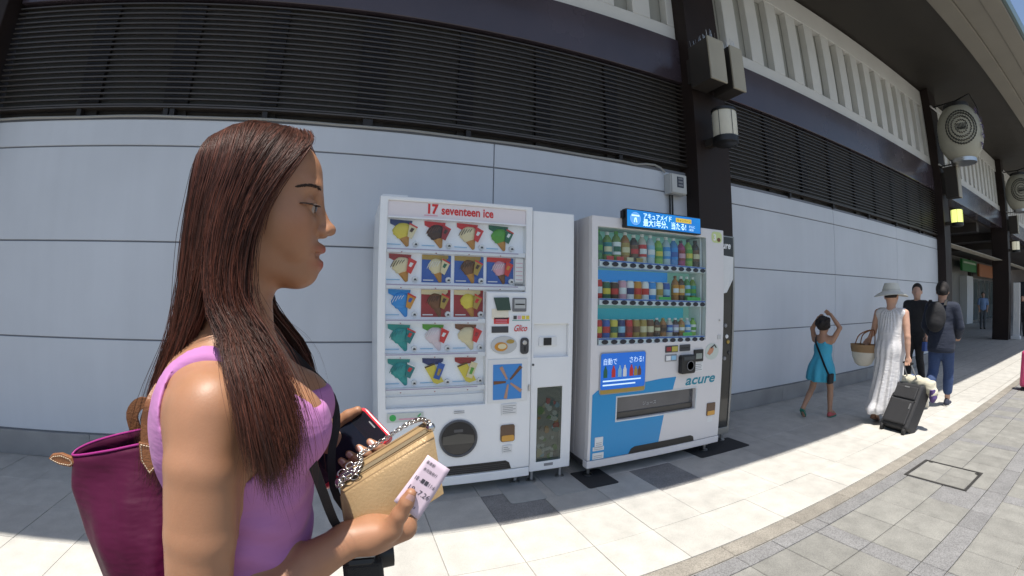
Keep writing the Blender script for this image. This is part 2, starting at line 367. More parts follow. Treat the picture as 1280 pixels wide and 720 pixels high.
# ledge and cable tray above the panels
def bay(xa, xb, studs, with_louvre=True, brackets=()):
    MB().box(xa, xb, WY+.02, WY+.3, 2.692, 2.705).build('ledge', M_beige, bld)
    if with_louvre:
        lou = MB().box(xa, xb, WY+.085, WY+.12, 2.72, 3.80).build('louvre', M_louvback, bld)
        for s in studs: MB().box(s[0], s[1], WY+.04, WY+.083, 2.71, 3.78).build('stud', M_stud, lou)
        first = None
        for k in range(20):
            z = 2.80 + k*.0492
            if first is None:
                # a slat: bar with a sloped upper face
                first = MB().add([(xa,WY-.018,z),(xb,WY-.018,z),(xb,WY+.012,z+.004),(xa,WY+.012,z+.004),(xa,WY-.018,z+.012),(xb,WY-.018,z+.012),(xb,WY+.012,z+.016),(xa,WY+.012,z+.016)],
                    [(3,2,1,0),(4,5,6,7),(0,1,5,4),(1,2,6,5),(2,3,7,6),(3,0,4,7)]).build('slat', M_louv, lou)
            else:
                o = first.copy(); COL.objects.link(o); o.parent = lou; o.location = (0, 0, k*.0492 + rng.uniform(-.0012,.0012))
        MB().box(xa, xb, WY-.032, WY+.06, 2.775, 2.788).build('sill_bar', M_louv, lou)
        for b_ in brackets: MB().box(b_-.02, b_+.02, WY-.02, WY+.06, 2.705, 2.773).build('bracket', M_stud, lou)
    MB().box(xa, xb, WY-.035, WY+.3, 3.79, 4.352).build('beam', M_beam, bld, bevel=.006, seg=1)
def lattice(xa, xb, start, flip=False):
    la = MB().box(xa, xb, WY+.121, WY+.15, 4.36, 6.17).build('lattice', M_lattback, bld)
    MB().box(xa, xb, WY-.0, WY+.12, 4.356, 4.555).build('rail', M_latt, la, bevel=.008, seg=1)
    MB().box(xa, xb, WY-.0, WY+.12, 5.765, 6.17).build('rail', M_latt, la, bevel=.008, seg=1)
    x = start
    while x - .5 > xa: x -= .5
    while x < xb:
        a, b_ = max(x, xa), min(x+.25, xb)
        if b_ - a > .03: MB().box(a, b_, WY+.003, WY+.117, 4.557, 5.763).build('lattice_bar', M_latt, la, bevel=.006, seg=1)
        x += .5
bay(-3.25, 3.358, [(-2.436,-2.243),(-1.659,-1.45),(-.842,-.709),(-.054,.181),(.814,.954),(1.564,1.715),(2.344,2.49)], True, (-2.374,-1.60,-1.545,-.782,.03,.07,.905,2.473))
bay(3.904, 11.376, [(4.9+.81*k, 5.06+.81*k) for k in range(8)], True, (4.02, 5.3, 6.47, 7.7, 8.92, 10.2))
bay(11.93, 19.10, [], False)
bay(19.68, 27.0, [], False)
lattice(-3.25, 3.355, 3.248-.5*13)
lattice(3.907, 11.37, 5.27-.5*3)
lattice(11.93, 19.10, 12.1)
lattice(19.68, 27.0, 19.9)
for i, x in enumerate((-3.83, 3.36, 11.38, 19.11, 27.0)):
    p = MB().box(x, x+.545, 3.362, 3.915, 0, 6.2).build('pillar', M_post, bld, bevel=.012, seg=2)
    MB().box(x-.004, x+.06, 3.342, 3.40, .002, 6.195).build('edge_strip', M_post, p)
# eave: brown soffit, then stepped metal edges towards the street
MB().box(-14, 60, 1.955, 6.0, 6.2, 6.45).build('soffit', M_soffit, bld)
MB().box(-14, 60, 1.62, 1.953, 6.14, 6.5).build('eave_trim', M_eave, bld, bevel=.01)
MB().box(-14, 60, 1.24, 1.617, 6.19, 6.5).build('eave_trim', M_eave, bld, bevel=.01)
MB().box(-14, 60, .93, 1.237, 6.16, 6.52).build('eave_trim', M_eave, bld, bevel=.01)
MB().box(-14, 60, .865, .927, 6.22, 6.60).build('gutter', M_gutter, bld, bevel=.01)
MB().add([(-14,.865,6.6),(60,.865,6.6),(60,9,8.6),(-14,9,8.6)], [(0,1,2,3)]).build('roof', M_soffit, bld)
# cable along the ledge, electric box on the wall
M_cable = mat('cable_grey', (.34,.33,.30), .6)
cabl = thing('cable', 'thin beige cable running along the ledge above the white wall to the switch box', 'cable', (0, WY-.02, 2.7))
pts = [(-3.2 + .3*k, WY-.014, 2.704 + .004*math.sin(k*1.7)) for k in range(20)] + [(2.66,WY-.015,2.70),(2.78,WY-.02,2.722),(2.90,WY-.02,2.73),(2.98,WY-.02,2.71),(3.03,WY-.03,2.665)]
MB().tube(pts, .011, 6).build('sheath', M_cable, cabl, smooth=True)
eb = thing('switch_box', 'small grey electric switch box on the white wall above the blue lit sign', 'switch box', (3.14, WY, 2.43))
MB().box(3.035, 3.255, WY-.105, WY-.002, 2.43, 2.648).build('housing', mat('box_grey', (.52,.52,.50), .5), eb, bevel=.006)
MB().box(3.045, 3.25, WY-.118, WY-.107, 2.44, 2.64).build('lid', mat('box_grey', (.52,.52,.50), .5), eb, bevel=.004)
MB().box(3.115, 3.205, WY-.122, WY-.1185, 2.50, 2.615).build('window', mat('smoked_window', (.05,.055,.07), .12), eb)
for z in (2.515, 2.55, 2.585): MB().box(3.13, 3.19, WY-.126, WY-.1225, z, z+.02).build('breaker', mat('breaker_grey', (.2,.2,.21), .5), eb)
for dx in (0, .035): MB().tube([(3.085+dx, WY-.03, 2.43), (3.085+dx, WY-.03, 2.1), (3.085+dx, WY-.03, 1.7)], .010, 8).build('conduit', M_black, eb, smooth=True)

# ---------------------------------------------------------------- pillar fittings: box lights with bird spikes, lamps, lanterns
M_boxface = mat('box_light_face', (.36,.33,.26), .55, noise=(3,.1)); M_boxside = mat('box_light_side', (.035,.03,.026), .5)
def box_light(xa, xb, y0, z0, z1, label):
    t = thing('box_light', label, 'light box', ((xa+xb)/2, 3.36, z0), 'box lights on the pillars')
    MB().box(xa, xb, y0+.028, y0+.32, z0, z1).build('housing', M_boxside, t, bevel=.008)
    MB().box(xa-.006, xb+.006, y0, y0+.026, z0-.006, z1+.006).build('face', M_boxface, t, bevel=.01)
    MB().box(xa+.05, xb-.05, y0+.32, 3.361, z0+.1, z1-.1).build('bracket', M_boxside, t)
    sp = MB()
    for k in range(22):
        yy = y0+.02 + .3*(k/21); xx = xa + (xb-xa)*(.2 + .6*((k*37) % 10)/10)
        sp.tube([(xx, yy, z1+.004), (xx+rng.uniform(-.03,.03), yy+rng.uniform(-.02,.02), z1+.11)], .0022, 4)
    sp.build('bird_spikes', M_steel, t)
box_light(3.27, 3.50, 2.95, 3.60, 4.10, 'left box light of two with bird spikes, on the pillar behind the drinks machine')
box_light(3.61, 3.80, 2.95, 3.58, 4.10, 'right box light of two with bird spikes, on the pillar behind the drinks machine')
box_light(11.5, 11.75, 2.97, 3.60, 4.30, 'dark box light on the second pillar under the big paper lantern')
box_light(19.25, 19.5, 2.97, 3.60, 4.20, 'dark box light on the far pillar under the small-looking paper lantern')
def shade_mat(name, col, e):
    return mat(name, col, .55, emit=(*col, e) if e else None, noise=(6,.08))
def pillar_lamp(cx, label, lit=0., col=(.66,.63,.52)):
    t = thing('pillar_lamp', label, 'wall lamp', (cx, 3.36, 3.0), 'lamps on the pillars')
    y = 3.10
    MB().lathe((cx, y, 3.04), [(.128,0),(.132,.02),(.132,.26),(.128,.28)], 24).build('shade', shade_mat('lamp_shade_%d' % int(lit*100), col, lit), t, smooth=True)
    MB().lathe((cx, y, 2.955), [(.05,0),(.12,.005),(.138,.02),(.138,.083)], 24).build('base_ring', M_black, t, smooth=True)
    MB().lathe((cx, y, 3.32), [(.138,0),(.138,.03),(.06,.055),(0,.06)], 24).build('cap', M_black, t, smooth=True)
    for k in range(6):
        a = k*math.pi/3+.3; MB().tube([(cx+.135*math.cos(a), y+.135*math.sin(a), 3.03), (cx+.135*math.cos(a), y+.135*math.sin(a), 3.33)], .0035, 4).build('rib', M_black, t)
    MB().box(cx-.05, cx+.05, y+.10, 3.361, 3.0, 3.08).build('arm', M_boxside, t)
pillar_lamp(3.56, 'round cream pillar lamp, unlit, on the dark pillar behind the drinks machine')
pillar_lamp(-3.50, 'cream pillar lamp at the left edge beside the dark louvres')
pillar_lamp(11.60, 'glowing yellow-green pillar lamp on the second pillar, under the big paper lantern', .9, (.72,.78,.22))
pillar_lamp(19.35, 'pale pillar lamp on the far pillar at the right edge', .35, (.6,.58,.45))

M_paper = mat('lantern_paper', (.42,.41,.34), .7, noise=(4,.06), bump=(20,.1))
M_ink = mat('lantern_ink', (.05,.05,.045), .7); M_inkp = mat('lantern_ink_purple', (.07,.04,.13), .7)
def lantern(cx, cy, label):
    t = thing('paper_lantern', label, 'lantern', (cx, cy, 4.3), 'big paper lanterns on the pillars')
    cz, R, H = 4.95, .50, .58
    prof = []
    def rad_at(h): return R*(1 - .42*abs(h)**2.6)
    n = 33
    for i in range(n):
        h = -1 + 2*i/(n-1); prof.append((rad_at(h)*(1 + (.006 if i % 2 else -.004)), h*H))
    MB().lathe((cx, cy, cz), prof, 40).build('paper_body', M_paper, t, smooth=60)
    MB().lathe((cx, cy, cz-H-.09), [(.20,0),(.285,.005),(.285,.105),(.2,.11)], 28).build('bottom_ring', M_steel, t, smooth=True)
    MB().lathe((cx, cy, cz+H-.01), [(.29,0),(.29,.09),(.2,.10)], 28).build('top_ring', M_black, t, smooth=True)
    # crest: leafy ring of brush strokes around a flower, facing the street and the camera
    def on(a, z, off=.012):
        h = (z-cz)/H; r_ = rad_at(h)+off; return (cx + r_*math.cos(a), cy + r_*math.sin(a), z)
    a0 = math.atan2(-cy, -cx) + .10
    cr = MB(); rr = np.random.default_rng(3)
    def stroke(pts, w):  # pts in (u right, v up) metres about the crest centre
        P = [on(a0 + u/R*1.0, cz + .02 + v) for u, v in pts]; cr.tube(P, w, 4)
    for ring, cnt, ln in ((.10,16,.045),(.165,24,.05),(.22,30,.05),(.265,34,.04)):
        for k in range(cnt):
            a = 2*math.pi*k/cnt + ring*7
            pts = [(ring*math.cos(a+q*.24)+ .012*math.cos(a)*q, (ring+ln*q*.5)*math.sin(a+q*.24)) for q in (-.6,0,.6)]
            stroke([(p[0]*1.30, p[1]*1.40) for p in pts], .0095)
    for k in range(7): stroke([(-.10+.033*k, -.08), (-.085+.028*k, .015), (-.105+.035*k, .07)], .008)
    stroke([(-.09,-.02),(-.04,-.05),(.0,-.06),(.04,-.05),(.09,-.02)], .013); stroke([(-.05,-.04),(.0,-.035),(.05,-.04)], .012)
    cr.build('crest', M_ink, t)
    # brush characters down the side
    for k, ch in enumerate('おいでやす'):
        aa = a0 + 1.08; z = cz + .40 - .19*k; o_ = on(aa, z, .03); u = Vector((-math.sin(aa), math.cos(aa), 0)); 
        lettering(ch, .2, Vector(o_) - u*.1 - Vector((0,0,.08)), u, (0,0,1), M_inkp, t, 'brush_character', bold=.004)
    # bracket back to the pillar
    for pts_, r_ in (([(cx+.1, 3.37, 5.75), (cx, cy, 5.72), (cx, cy-.35, 5.80)], .018), ([(cx, cy, 5.72), (cx, cy, 5.6)], .015), ([(cx+.05, 3.37, 4.32), (cx, cy, 4.33)], .014), ([(cx, cy-.35, 5.80), (cx, cy-.48, 5.4), (cx, cy-.42, 5.0)], .010)):
        MB().tube(pts_, r_, 6).build('bracket', M_black, t, smooth=True)
    for z in (4.35, 5.74): MB().tube([(cx-.06, 3.33, z), (cx+.60, 3.33, z)], .022, 8).build('clamp', M_steel, t, smooth=True)
lantern(11.42, 2.77, 'large cream paper lantern with a black leaf crest on the second pillar')
lantern(19.25, 2.80, 'paper lantern cut off by the right edge of the picture')

# ---------------------------------------------------------------- passage and shops beyond the second pillar
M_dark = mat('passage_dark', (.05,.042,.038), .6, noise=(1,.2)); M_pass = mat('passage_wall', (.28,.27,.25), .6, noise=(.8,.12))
pb = thing('passage_building', 'dim shop passage with glass doors and signs behind the far pillars', 'building', (22, 9, 0))
MB().box(11.0, 45, 8.05, 8.4, 0, 3.9).build('back_wall', M_pass, pb)
MB().box(11.0, 11.9, 3.95, 8.04, 0, 3.9).build('side_wall', M_dark, pb)
MB().box(11.0, 60, 3.92, 8.4, 3.78, 3.95).build('ceiling', M_dark, pb)
for x in (14.0, 17, 20, 23.5): MB().box(x, x+.3, 3.93, 8.0, 3.5, 3.779).build('ceiling_beam', M_dark, pb)
for x in (26.6, 32.0, 39.2):
    MB().box(x, x+.6 if x > 30 else x+1.0, 7.85, 8.045, 0, 3.779).build('shop_pier', M_dark if x > 30 else M_pass, pb)
MB().box(30.05, 31.5, 7.6, 8.04, 0, 2.7).build('white_pier', M_whitep, pb)
gs = thing('shop_sign', 'green shop sign board with a white stripe above the far doors', 'sign', (30, 7.6, 2.9))
MB().box(28.4, 31.6, 7.42, 7.55, 2.92, 3.56).build('board', mat('sign_green', (.03,.22,.05), .4), gs)
MB().box(28.6, 31.4, 7.40, 7.419, 3.34, 3.44).build('stripe', mat('sign_pale', (.5,.62,.45), .4), gs)
osn = thing('shop_sign', 'faded orange shop sign board above the far glass doors', 'sign', (34, 7.6, 2.9))
MB().box(32.4, 38.6, 7.42, 7.55, 2.75, 3.5).build('board', mat('sign_orange', (.45,.17,.07), .5), osn)
sd = thing('shop_door', 'pair of far glass shop doors behind the pillar', 'door', (35, 7.9, 0))
for i, x in enumerate((32.7, 34.3, 35.9, 37.5)):
    fr = MB().box(x, x+.08, 7.9, 7.98, 0, 2.7).box(x+1.45, x+1.53, 7.9, 7.98, 0, 2.7).box(x+.08, x+1.45, 7.9, 7.98, 2.6, 2.7).box(x+.08, x+1.45, 7.9, 7.98, 0, .12).build('door_frame', M_steel, sd)
    MB().box(x+.081, x+1.449, 7.93, 7.945, .121, 2.599).build('pane', mat('door_glass', (.10,.13,.13), .08), fr)
ws = thing('banner_stand', 'narrow white upright sign against the far dark pillar', 'sign', (19.6, 3.2, 0))
MB().box(19.72, 19.80, 3.06, 3.30, .12, 1.95).build('panel', M_whitep, ws, bevel=.01); MB().box(19.6, 19.9, 3.02, 3.34, 0, .12).build('foot', M_whitep, ws, bevel=.01)
# far street buildings closing the view at the right edge
for (x, y, w, d_, hh, c, lab) in ((46, 1.0, 8, 14, 7, (.30,.27,.26), 'grey far building at the end of the walkway'), ):
    fb = thing('far_building', lab, 'building', (x, y, 0))
    MB().box(x, x+w, y-d_/2+5, y+d_/2+5, 0, hh).build('wall', mat('far_wall', c, .7, noise=(.6,.1)), fb)
    for i in range(6):
        for j in range(2):
            MB().box(x-.05, x+.02, y-1.5+i*2.1, y-.1+i*2.1, 1+j*2.8, 2.8+j*2.8).build('window', mat('far_window', (.06,.07,.09), .1), fb)
# ================================================================ VENDING MACHINES
def holed(x0, x1, z0, z1, holes, y0, y1):
    """slab facing the street with rectangular openings"""
    X = sorted({x0, x1, *[h[0] for h in holes], *[h[1] for h in holes]}); Z = sorted({z0, z1, *[h[2] for h in holes], *[h[3] for h in holes]})
    nx, nz = len(X), len(Z); mb = MB(); vs = [(x, y, z) for y in (y0, y1) for z in Z for x in X]; fs = []
    idx = lambda i, j, k: k*nx*nz + j*nx + i
    solid = lambda i, j: 0 <= i < nx-1 and 0 <= j < nz-1 and not any(h[0] <= X[i] and X[i+1] <= h[1] and h[2] <= Z[j] and Z[j+1] <= h[3] for h in holes)
    for i in range(nx-1):
        for j in range(nz-1):
            if not solid(i, j): continue
            fs += [(idx(i,j,0), idx(i+1,j,0), idx(i+1,j+1,0), idx(i,j+1,0)), (idx(i,j,1), idx(i,j+1,1), idx(i+1,j+1,1), idx(i+1,j,1))]
            if not solid(i-1, j): fs.append((idx(i,j,0), idx(i,j+1,0), idx(i,j+1,1), idx(i,j,1)))
            if not solid(i+1, j): fs.append((idx(i+1,j,0), idx(i+1,j,1), idx(i+1,j+1,1), idx(i+1,j+1,0)))
            if not solid(i, j-1): fs.append((idx(i,j,0), idx(i,j,1), idx(i+1,j,1), idx(i+1,j,0)))
            if not solid(i, j+1): fs.append((idx(i,j+1,0), idx(i+1,j+1,0), idx(i+1,j+1,1), idx(i,j+1,1)))
    return mb.add(vs, fs)
def C(name, r, g, b, rough=.45, **k): return mat(name, (r,g,b), rough, **k)
M_vm = mat('machine_white', (.83,.84,.845), .32, noise=(2.2,.02,6), coat=.1)
add_streaks(M_vm, .03, 5, .5); M_vmin = mat('machine_inner_white', (.80,.81,.84), .45); M_glowback = mat('display_back_glow', (.80,.82,.86), .45, emit=(.80,.86,1.0,.05))  # slight emission added to the display back, standing in for lamps inside
M_pink = mat('sign_pale_pink', (.76,.70,.71), .4)
M_red = C('print_red', .62,.03,.03); M_dkred = C('print_dark_red', .32,.025,.03); M_blue = C('print_blue', .03,.11,.42); M_navy = C('print_navy', .025,.04,.16)
M_sky = C('print_sky_blue', .03,.28,.70); M_teal = C('print_teal', .015,.30,.29); M_dkteal = C('print_dark_teal', .01,.19,.20); M_green = C('print_green', .10,.34,.04); M_dkgreen = C('print_dark_green', .02,.13,.07)
M_yel = C('print_yellow', .72,.58,.07); M_cream = C('print_cream', .74,.64,.40); M_choc = C('print_chocolate', .06,.025,.015); M_brown = C('print_brown', .17,.07,.03)
M_waf = C('print_wafer', .52,.24,.05); M_pnk = C('print_pink', .70,.36,.44); M_palepnk = C('print_pale_pink', .74,.62,.66); M_white = C('print_white', .80,.80,.80); M_org = C('print_orange', .62,.27,.03); M_lav = C('print_lavender', .40,.34,.50)
M_grey = C('print_grey', .25,.25,.26); M_dkgrey = C('dark_grey', .05,.05,.055); M_gold = C('print_gold', .42,.28,.06); M_ltblue = C('print_light_blue', .30,.55,.75)
PAL = dict(red=M_red, dkred=M_dkred, blue=M_blue, navy=M_navy, sky=M_sky, teal=M_teal, dkteal=M_dkteal, green=M_green, dkgreen=M_dkgreen, yel=M_yel, cream=M_cream, choc=M_choc, brown=M_brown, waf=M_waf, pnk=M_pnk, ppk=M_palepnk, white=M_white, org=M_org, lav=M_lav, grey=M_grey, gold=M_gold, ltblue=M_ltblue, dkgrey=M_dkgrey)
G_show = clear_glass('display_glass', (.97,.98,.98), .03)

FY = 2.70
ice = thing('ice_cream_vending_machine', 'white ice cream vending machine with rows of cone pictures and a round dark hatch', 'vending machine', (.656, 3.05, 0))
MB().box(.149, 1.163, FY+.07, 3.46, .10, 1.95).build('cabinet', M_vm, ice, bevel=.008)
door = holed(.147, 1.166, .155, 1.957, [(.197, 1.118, 1.375, 1.93), (.197, .843, .633, 1.375)], FY, FY+.068).build('door', M_vm, ice, bevel=.006)
MB().box(.147, 1.166, FY-.002, FY+.07, .085, .150).build('base_rail', M_vm, ice, bevel=.006)
MB().box(.16, .32, FY+.03, FY+.3, 1.9575, 1.973).build('top_hinge_cover', M_vm, ice, bevel=.004)
MB().box(.197, 1.118, FY+.055, FY+.067, .64, 1.826).build('display_back', M_glowback, ice)
MB().box(.198, 1.117, FY+.012, FY+.05, 1.832, 1.929).build('sign_panel', M_pink, ice)
MB().box(.198, 1.117, FY+.004, FY+.05, 1.822, 1.8315).build('trim', M_vmin, ice)
lettering('seventeen ice', .078, (.535, FY+.0105, 1.862), m=M_red, parent=ice, bold=.0022, width=.35)
lettering('17', .082, (.437, FY+.0105, 1.864), m=M_red, parent=ice, bold=.004, width=.068)
MB().box(.425, .512, FY+.010, FY+.0115, 1.846, 1.852).build('red_underline', M_pnk, ice)
for z in (1.62, 1.398, 1.178, .963, .743):
    xe = 1.117 if z > 1.39 else .842
    MB().box(.198, xe, FY+.012, FY+.054, z-.012, z+.016).build('shelf', M_vmin, ice)
    MB().box(.2, xe-.05, FY+.0105, FY+.0117, z+.006, z+.012).build('shelf_stripe', M_lav, ice)
G1 = MB().box(.1975, 1.1175, FY+.003, FY+.0045, 1.376, 1.8215).build('window_pane', G_show, ice)
G2 = MB().box(.1975, .8425, FY+.003, FY+.0045, .634, 1.374).build('window_pane', G_show, ice)
MB().box(.198, .842, FY+.03, FY+.054, .634, .700).build('lower_sill', M_vmin, ice)
CX = [(.205,.400), (.425,.615), (.638,.835), (.857,1.047)]
CZ = [(1.648,1.818), (1.426,1.602), (1.206,1.380), (.990,1.160), (.770,.942)]
# background, banner, ice cream, ice cream detail, wafer, wrapper, wrapper detail
CARDS = {(0,0):(None,'navy','yel','green','waf','cream','choc'), (0,1):(None,'red','choc','brown','waf','dkred','choc'), (0,2):(None,'red','cream','choc','waf','red','white'), (0,3):(None,'dkgreen','green','dkgreen','waf','dkgreen','white'),
         (1,0):(None,'dkred','cream','choc','waf','red','white'), (1,1):('blue','gold','cream','white','waf','cream','dkgreen'), (1,2):('blue','gold','brown','choc','waf','gold','choc'), (1,3):('blue','red','pnk','white','brown','red','org'),
         (2,0):(None,'sky','sky','white','sky','org','blue'), (2,1):('dkred','cream','brown','choc','brown','gold','choc'), (2,2):('dkred','cream','yel','cream','waf','gold','red'),
         (3,0):(None,'teal','teal','dkteal','teal','dkteal','red'), (3,1):(None,'green','ppk','white','ppk','red','white'), (3,2):(None,'brown','cream','gold','cream','red','dkred'),
         (4,0):(None,'teal','teal','dkteal','teal','dkteal','red'), (4,1):(None,'navy','yel','choc','yel','blue','gold'), (4,2):(None,'dkred','yel','choc','yel','cream','green')}
for (r, c), (bg, ban, ic_, icd, wf, wr, wrd) in CARDS.items():
    (xa, xb), (za, zb) = CX[c], CZ[r]; w, h = xb-xa, zb-za; mats = []; mb = MB()
    def use(k):
        if PAL[k] not in mats: mats.append(PAL[k])
        mb.mat(mats.index(PAL[k])); return mb
    P = lambda pts: [(xa+u*w, za+v*h) for u, v in pts]
    y = FY+.050
    if bg:
        use(bg).prism(P([(0,.0),(1,.0),(1,1),(0,1)]), y, y+.003)
        use(ban).prism(P([(0,.83),(.8,.80),(.9,.9),(.9,1.0),(0,1.0)]), y-.002, y-.0005)
    else:
        use(ban).prism(P([(.05,1.0),(.78,.97),(.76,.86),(.6,.76),(.25,.74),(.06,.84)]), y-.001, y+.003)
    if r == 4 and c > 0:   # bar-shaped ice
        use(ic_).prism(P([(.12,.68),(.45,.80),(.78,.10),(.55,.02),(.42,.08)]), y-.010, y-.003); use(icd).prism(P([(.12,.68),(.14,.63),(.47,.76),(.45,.80)]), y-.012, y-.0105)
        use(wr).prism(P([(.60,.84),(.82,.76),(.62,.18),(.42,.26)]), y-.018, y-.012); use(wrd).prism(P([(.60,.62),(.70,.58),(.60,.34),(.52,.38)]), y-.0205, y-.0185)
    else:
        def cone_part(key, prof, dy, ridge=0.):
            # rounded relief of a tilted cone: axis from its tip (lower right) to its rounded top (upper left)
            p0 = np.array((xa+.64*w, za+.005*h)); p1 = np.array((xa+(.40 if bg else .36)*w, za+.86*h)); d = p1-p0; L_ = np.linalg.norm(d); d = d/L_; n_ = np.array((-d[1], d[0])); n = 12; vs = []; fs = []
            for i_, (t, r_) in enumerate(prof):
                for k_ in range(n+1):
                    a_ = math.pi*k_/n; rr_ = r_*w*(1+ridge*math.sin(i_*2.1+k_*.9)); q_ = p0 + d*t*L_ + n_*math.cos(a_)*rr_; vs.append((q_[0], y-dy-math.sin(a_)*rr_*.34, q_[1]))
            for i_ in range(len(prof)-1):
                for k_ in range(n): c0 = i_*(n+1)+k_; fs.append((c0, c0+1, c0+n+2, c0+n+1))
            use(key).add(vs, fs)
        sc_w = .84 if bg else 1.0
        cone_part(wf, [(0,.03),(.03,.055),(.45,.185*sc_w),(.47,.17*sc_w)], .0005)
        cone_part(ic_, [(.40,.165*sc_w),(.46,.225*sc_w),(.54,.255*sc_w),(.60,.275*sc_w),(.66,.30*sc_w),(.72,.305*sc_w),(.78,.30*sc_w),(.84,.275*sc_w),(.90,.225*sc_w),(.95,.15*sc_w),(.985,.07),(1,.01)], .001, .05 if icd != ic_ else .02)
        if icd in ('choc','white','dkteal','brown'):
            for q in range(5):
                u0 = (.16 if bg else .10) + q*.085; use(icd).tube([(xa+(u0)*w, y-.016, za+(.50+.02*q)*h), (xa+(u0+.05)*w, y-.0215, za+(.62+.02*q)*h), (xa+(u0+.11)*w, y-.018, za+(.74+.01*q)*h)], .0022, 4)
        use(wr).prism(P([(.68,.88),(.95,.73),(.76,.28),(.62,.36)]), y-.024, y-.019)
        use(wrd).prism(P([(.74,.70),(.84,.66),(.76,.52),(.68,.56)]), y-.0255, y-.0243); use('red' if r < 4 else 'white').prism(P([(.68,.88),(.95,.73),(.93,.68),(.67,.82)]), y-.0255, y-.0243)
    use('ltblue').prism(P([(-.02,.06),(.42,.06),(.42,.09),(-.02,.09)]), y-.001, y+.0028) if not bg else use('white').prism(P([(.05,.06),(.40,.06),(.40,.10),(.05,.10)]), y-.002, y-.0004)
    card = mb.build('product_card', mats, ice, smooth=35)
    bx, bz = xa+.905*w, za+.10*h
    bt = MB().lathe((bx, FY+.036, bz), [(0,-.006),(.014,-.006),(.019,-.001),(.019,.016)], 18, 'Y').build('select_button', M_white, card, smooth=True)
    MB().prism([(bx-.006, bz+.004), (bx-.009, bz-.008), (bx+.009, bz-.008), (bx+.006, bz+.004)], FY+.0280, FY+.0292).build('button_mark', M_dkgrey, card)
    MB().box(xa+.42*w, xa+.46*w, FY+.0102, FY+.0118, za-.040, za-.035).build('slot_dot', M_dkred, card)
MB().box(1.052, 1.112, FY+.03, FY+.045, 1.44, 1.60).build('price_panel', M_white, ice)
for k in range(5): MB().box(1.058, 1.106, FY+.0285, FY+.0297, 1.455+.028*k, 1.459+.028*k).build('price_line', M_pnk, ice)
MB().box(1.056, 1.108, FY+.03, FY+.045, 1.405, 1.43).build('vent_plate', M_grey, ice)
# control panel (flush part of the door) and its fittings
cy = FY-.003
def plate(name, x0, x1, z0, z1, m, par=ice, y=None, t=.004, r=None, bevel=0):
    y = cy if y is None else y
    if r: return MB().prism(rrect(x0, x1, z0, z1, r), y, y+t).build(name, m, par, bevel=bevel)
    return MB().box(x0, x1, y, y+t, z0, z1).build(name, m, par, bevel=bevel)
o = plate('control_panel', .850, 1.160, .935, 1.368, M_vm, y=FY-.004, t=.006, r=.012)
cy = FY-.008
plate('cream_patch', .880, .995, 1.195, 1.262, C('patch_cream', .78,.72,.58))
MB().prism([(.890,1.335),(.995,1.338),(1.010,1.252),(.915,1.250)], FY-.016, FY-.004).build('price_display', C('display_dark_green', .03,.07,.055,.2), ice, bevel=.003)
MB().prism(rrect(1.022,1.122,1.243,1.335,.008), FY-.012, FY-.004).build('bill_slot_frame', C('slot_grey', .16,.16,.17,.35), ice, bevel=.003)
plate('bill_slot_lip', 1.034, 1.112, 1.265, 1.325, C('slot_light', .46,.47,.46), y=FY-.0155, t=.003); plate('bill_slot', 1.040, 1.106, 1.288, 1.296, M_black, y=FY-.0175, t=.0015)
plate('red_label', .895, 1.000, 1.163, 1.204, M_red); plate('black_label', .880, .996, 1.104, 1.146, M_dkgrey)
for k in range(3): plate('label_line', .905, .985, 1.172+.010*k, 1.175+.010*k, M_pnk, y=cy-.0015, t=.001)
plate('card_mark_strip', 1.022, 1.150, 1.183, 1.221, M_white); 
for k, cc in enumerate(('dkgrey','pnk','yel','yel')): plate('card_mark', 1.030+.03*k, 1.054+.03*k, 1.192, 1.216, PAL[cc], y=cy-.0015, t=.001)
plate('card_mark_line', 1.022, 1.150, 1.183, 1.187, M_teal, y=cy-.0015, t=.001)
lettering('Glico', .060, (1.030, FY-.0075, 1.112), m=M_red, parent=ice, shear=.45, width=.095, bold=.0008)
MB().prism(ellipse(.966, 1.022, .092, .060, 28), FY-.010, FY-.004).build('coin_plate', C('plate_grey', .52,.53,.53,.3), ice, bevel=.002)
MB().prism(ellipse(.945, 1.012, .045, .030, 20), FY-.0125, FY-.0102).build('coin_picture', M_org, ice); MB().prism(ellipse(.952, 1.014, .030, .018, 16), FY-.0145, FY-.0127).build('coin_picture_light', M_cream, ice); MB().prism(ellipse(1.01, 1.045, .028, .014, 16), FY-.0125, FY-.0102).build('note_picture', M_gold, ice)
cs = MB().prism(rrect(1.082,1.142,.958,1.068,.022), FY-.016, FY-.004).build('coin_slot', M_dkgrey, ice, bevel=.004)
MB().lathe((1.112, FY-.017, 1.035), [(0,-.003),(.012,-.003),(.016,.0005),(.016,.004)], 16, 'Y').build('coin_ring', M_steel, cs, smooth=True); MB().box(1.107, 1.117, FY-.0185, FY-.0165, .975, 1.01).build('slit', M_black, cs)
pf = plate('picture_panel', .858, 1.140, .636, .928, M_whitep, y=FY-.006, t=.0055, bevel=.002)
pic = plate('picture', .893, 1.096, .656, .893, C('picture_sky', .05,.25,.62,.3), par=pf, y=FY-.0085, t=.002)
M_skinp = C('print_skin', .45,.26,.18)
cx0, cz0 = 1.0, .775
for k, (a, ln) in enumerate(((118,.115),(48,.135),(-35,.12),(-100,.115),(182,.105))):
    a = rad(a); d = Vector((math.cos(a), math.sin(a))); nrm = Vector((-d.y, d.x)); p0 = Vector((cx0, cz0)) + d*.018; p1 = Vector((cx0, cz0)) + d*ln
    p1.x = min(max(p1.x, .896), 1.093); p1.y = min(max(p1.y, .66), .89)
    MB().prism([tuple(p0-nrm*.006), tuple(p1-nrm*.012), tuple(p1+nrm*.012), tuple(p0+nrm*.006)], FY-.0105, FY-.0087).build('pictured_arm', (M_skinp, M_brown, M_skinp, M_skinp, M_brown)[k], pf)
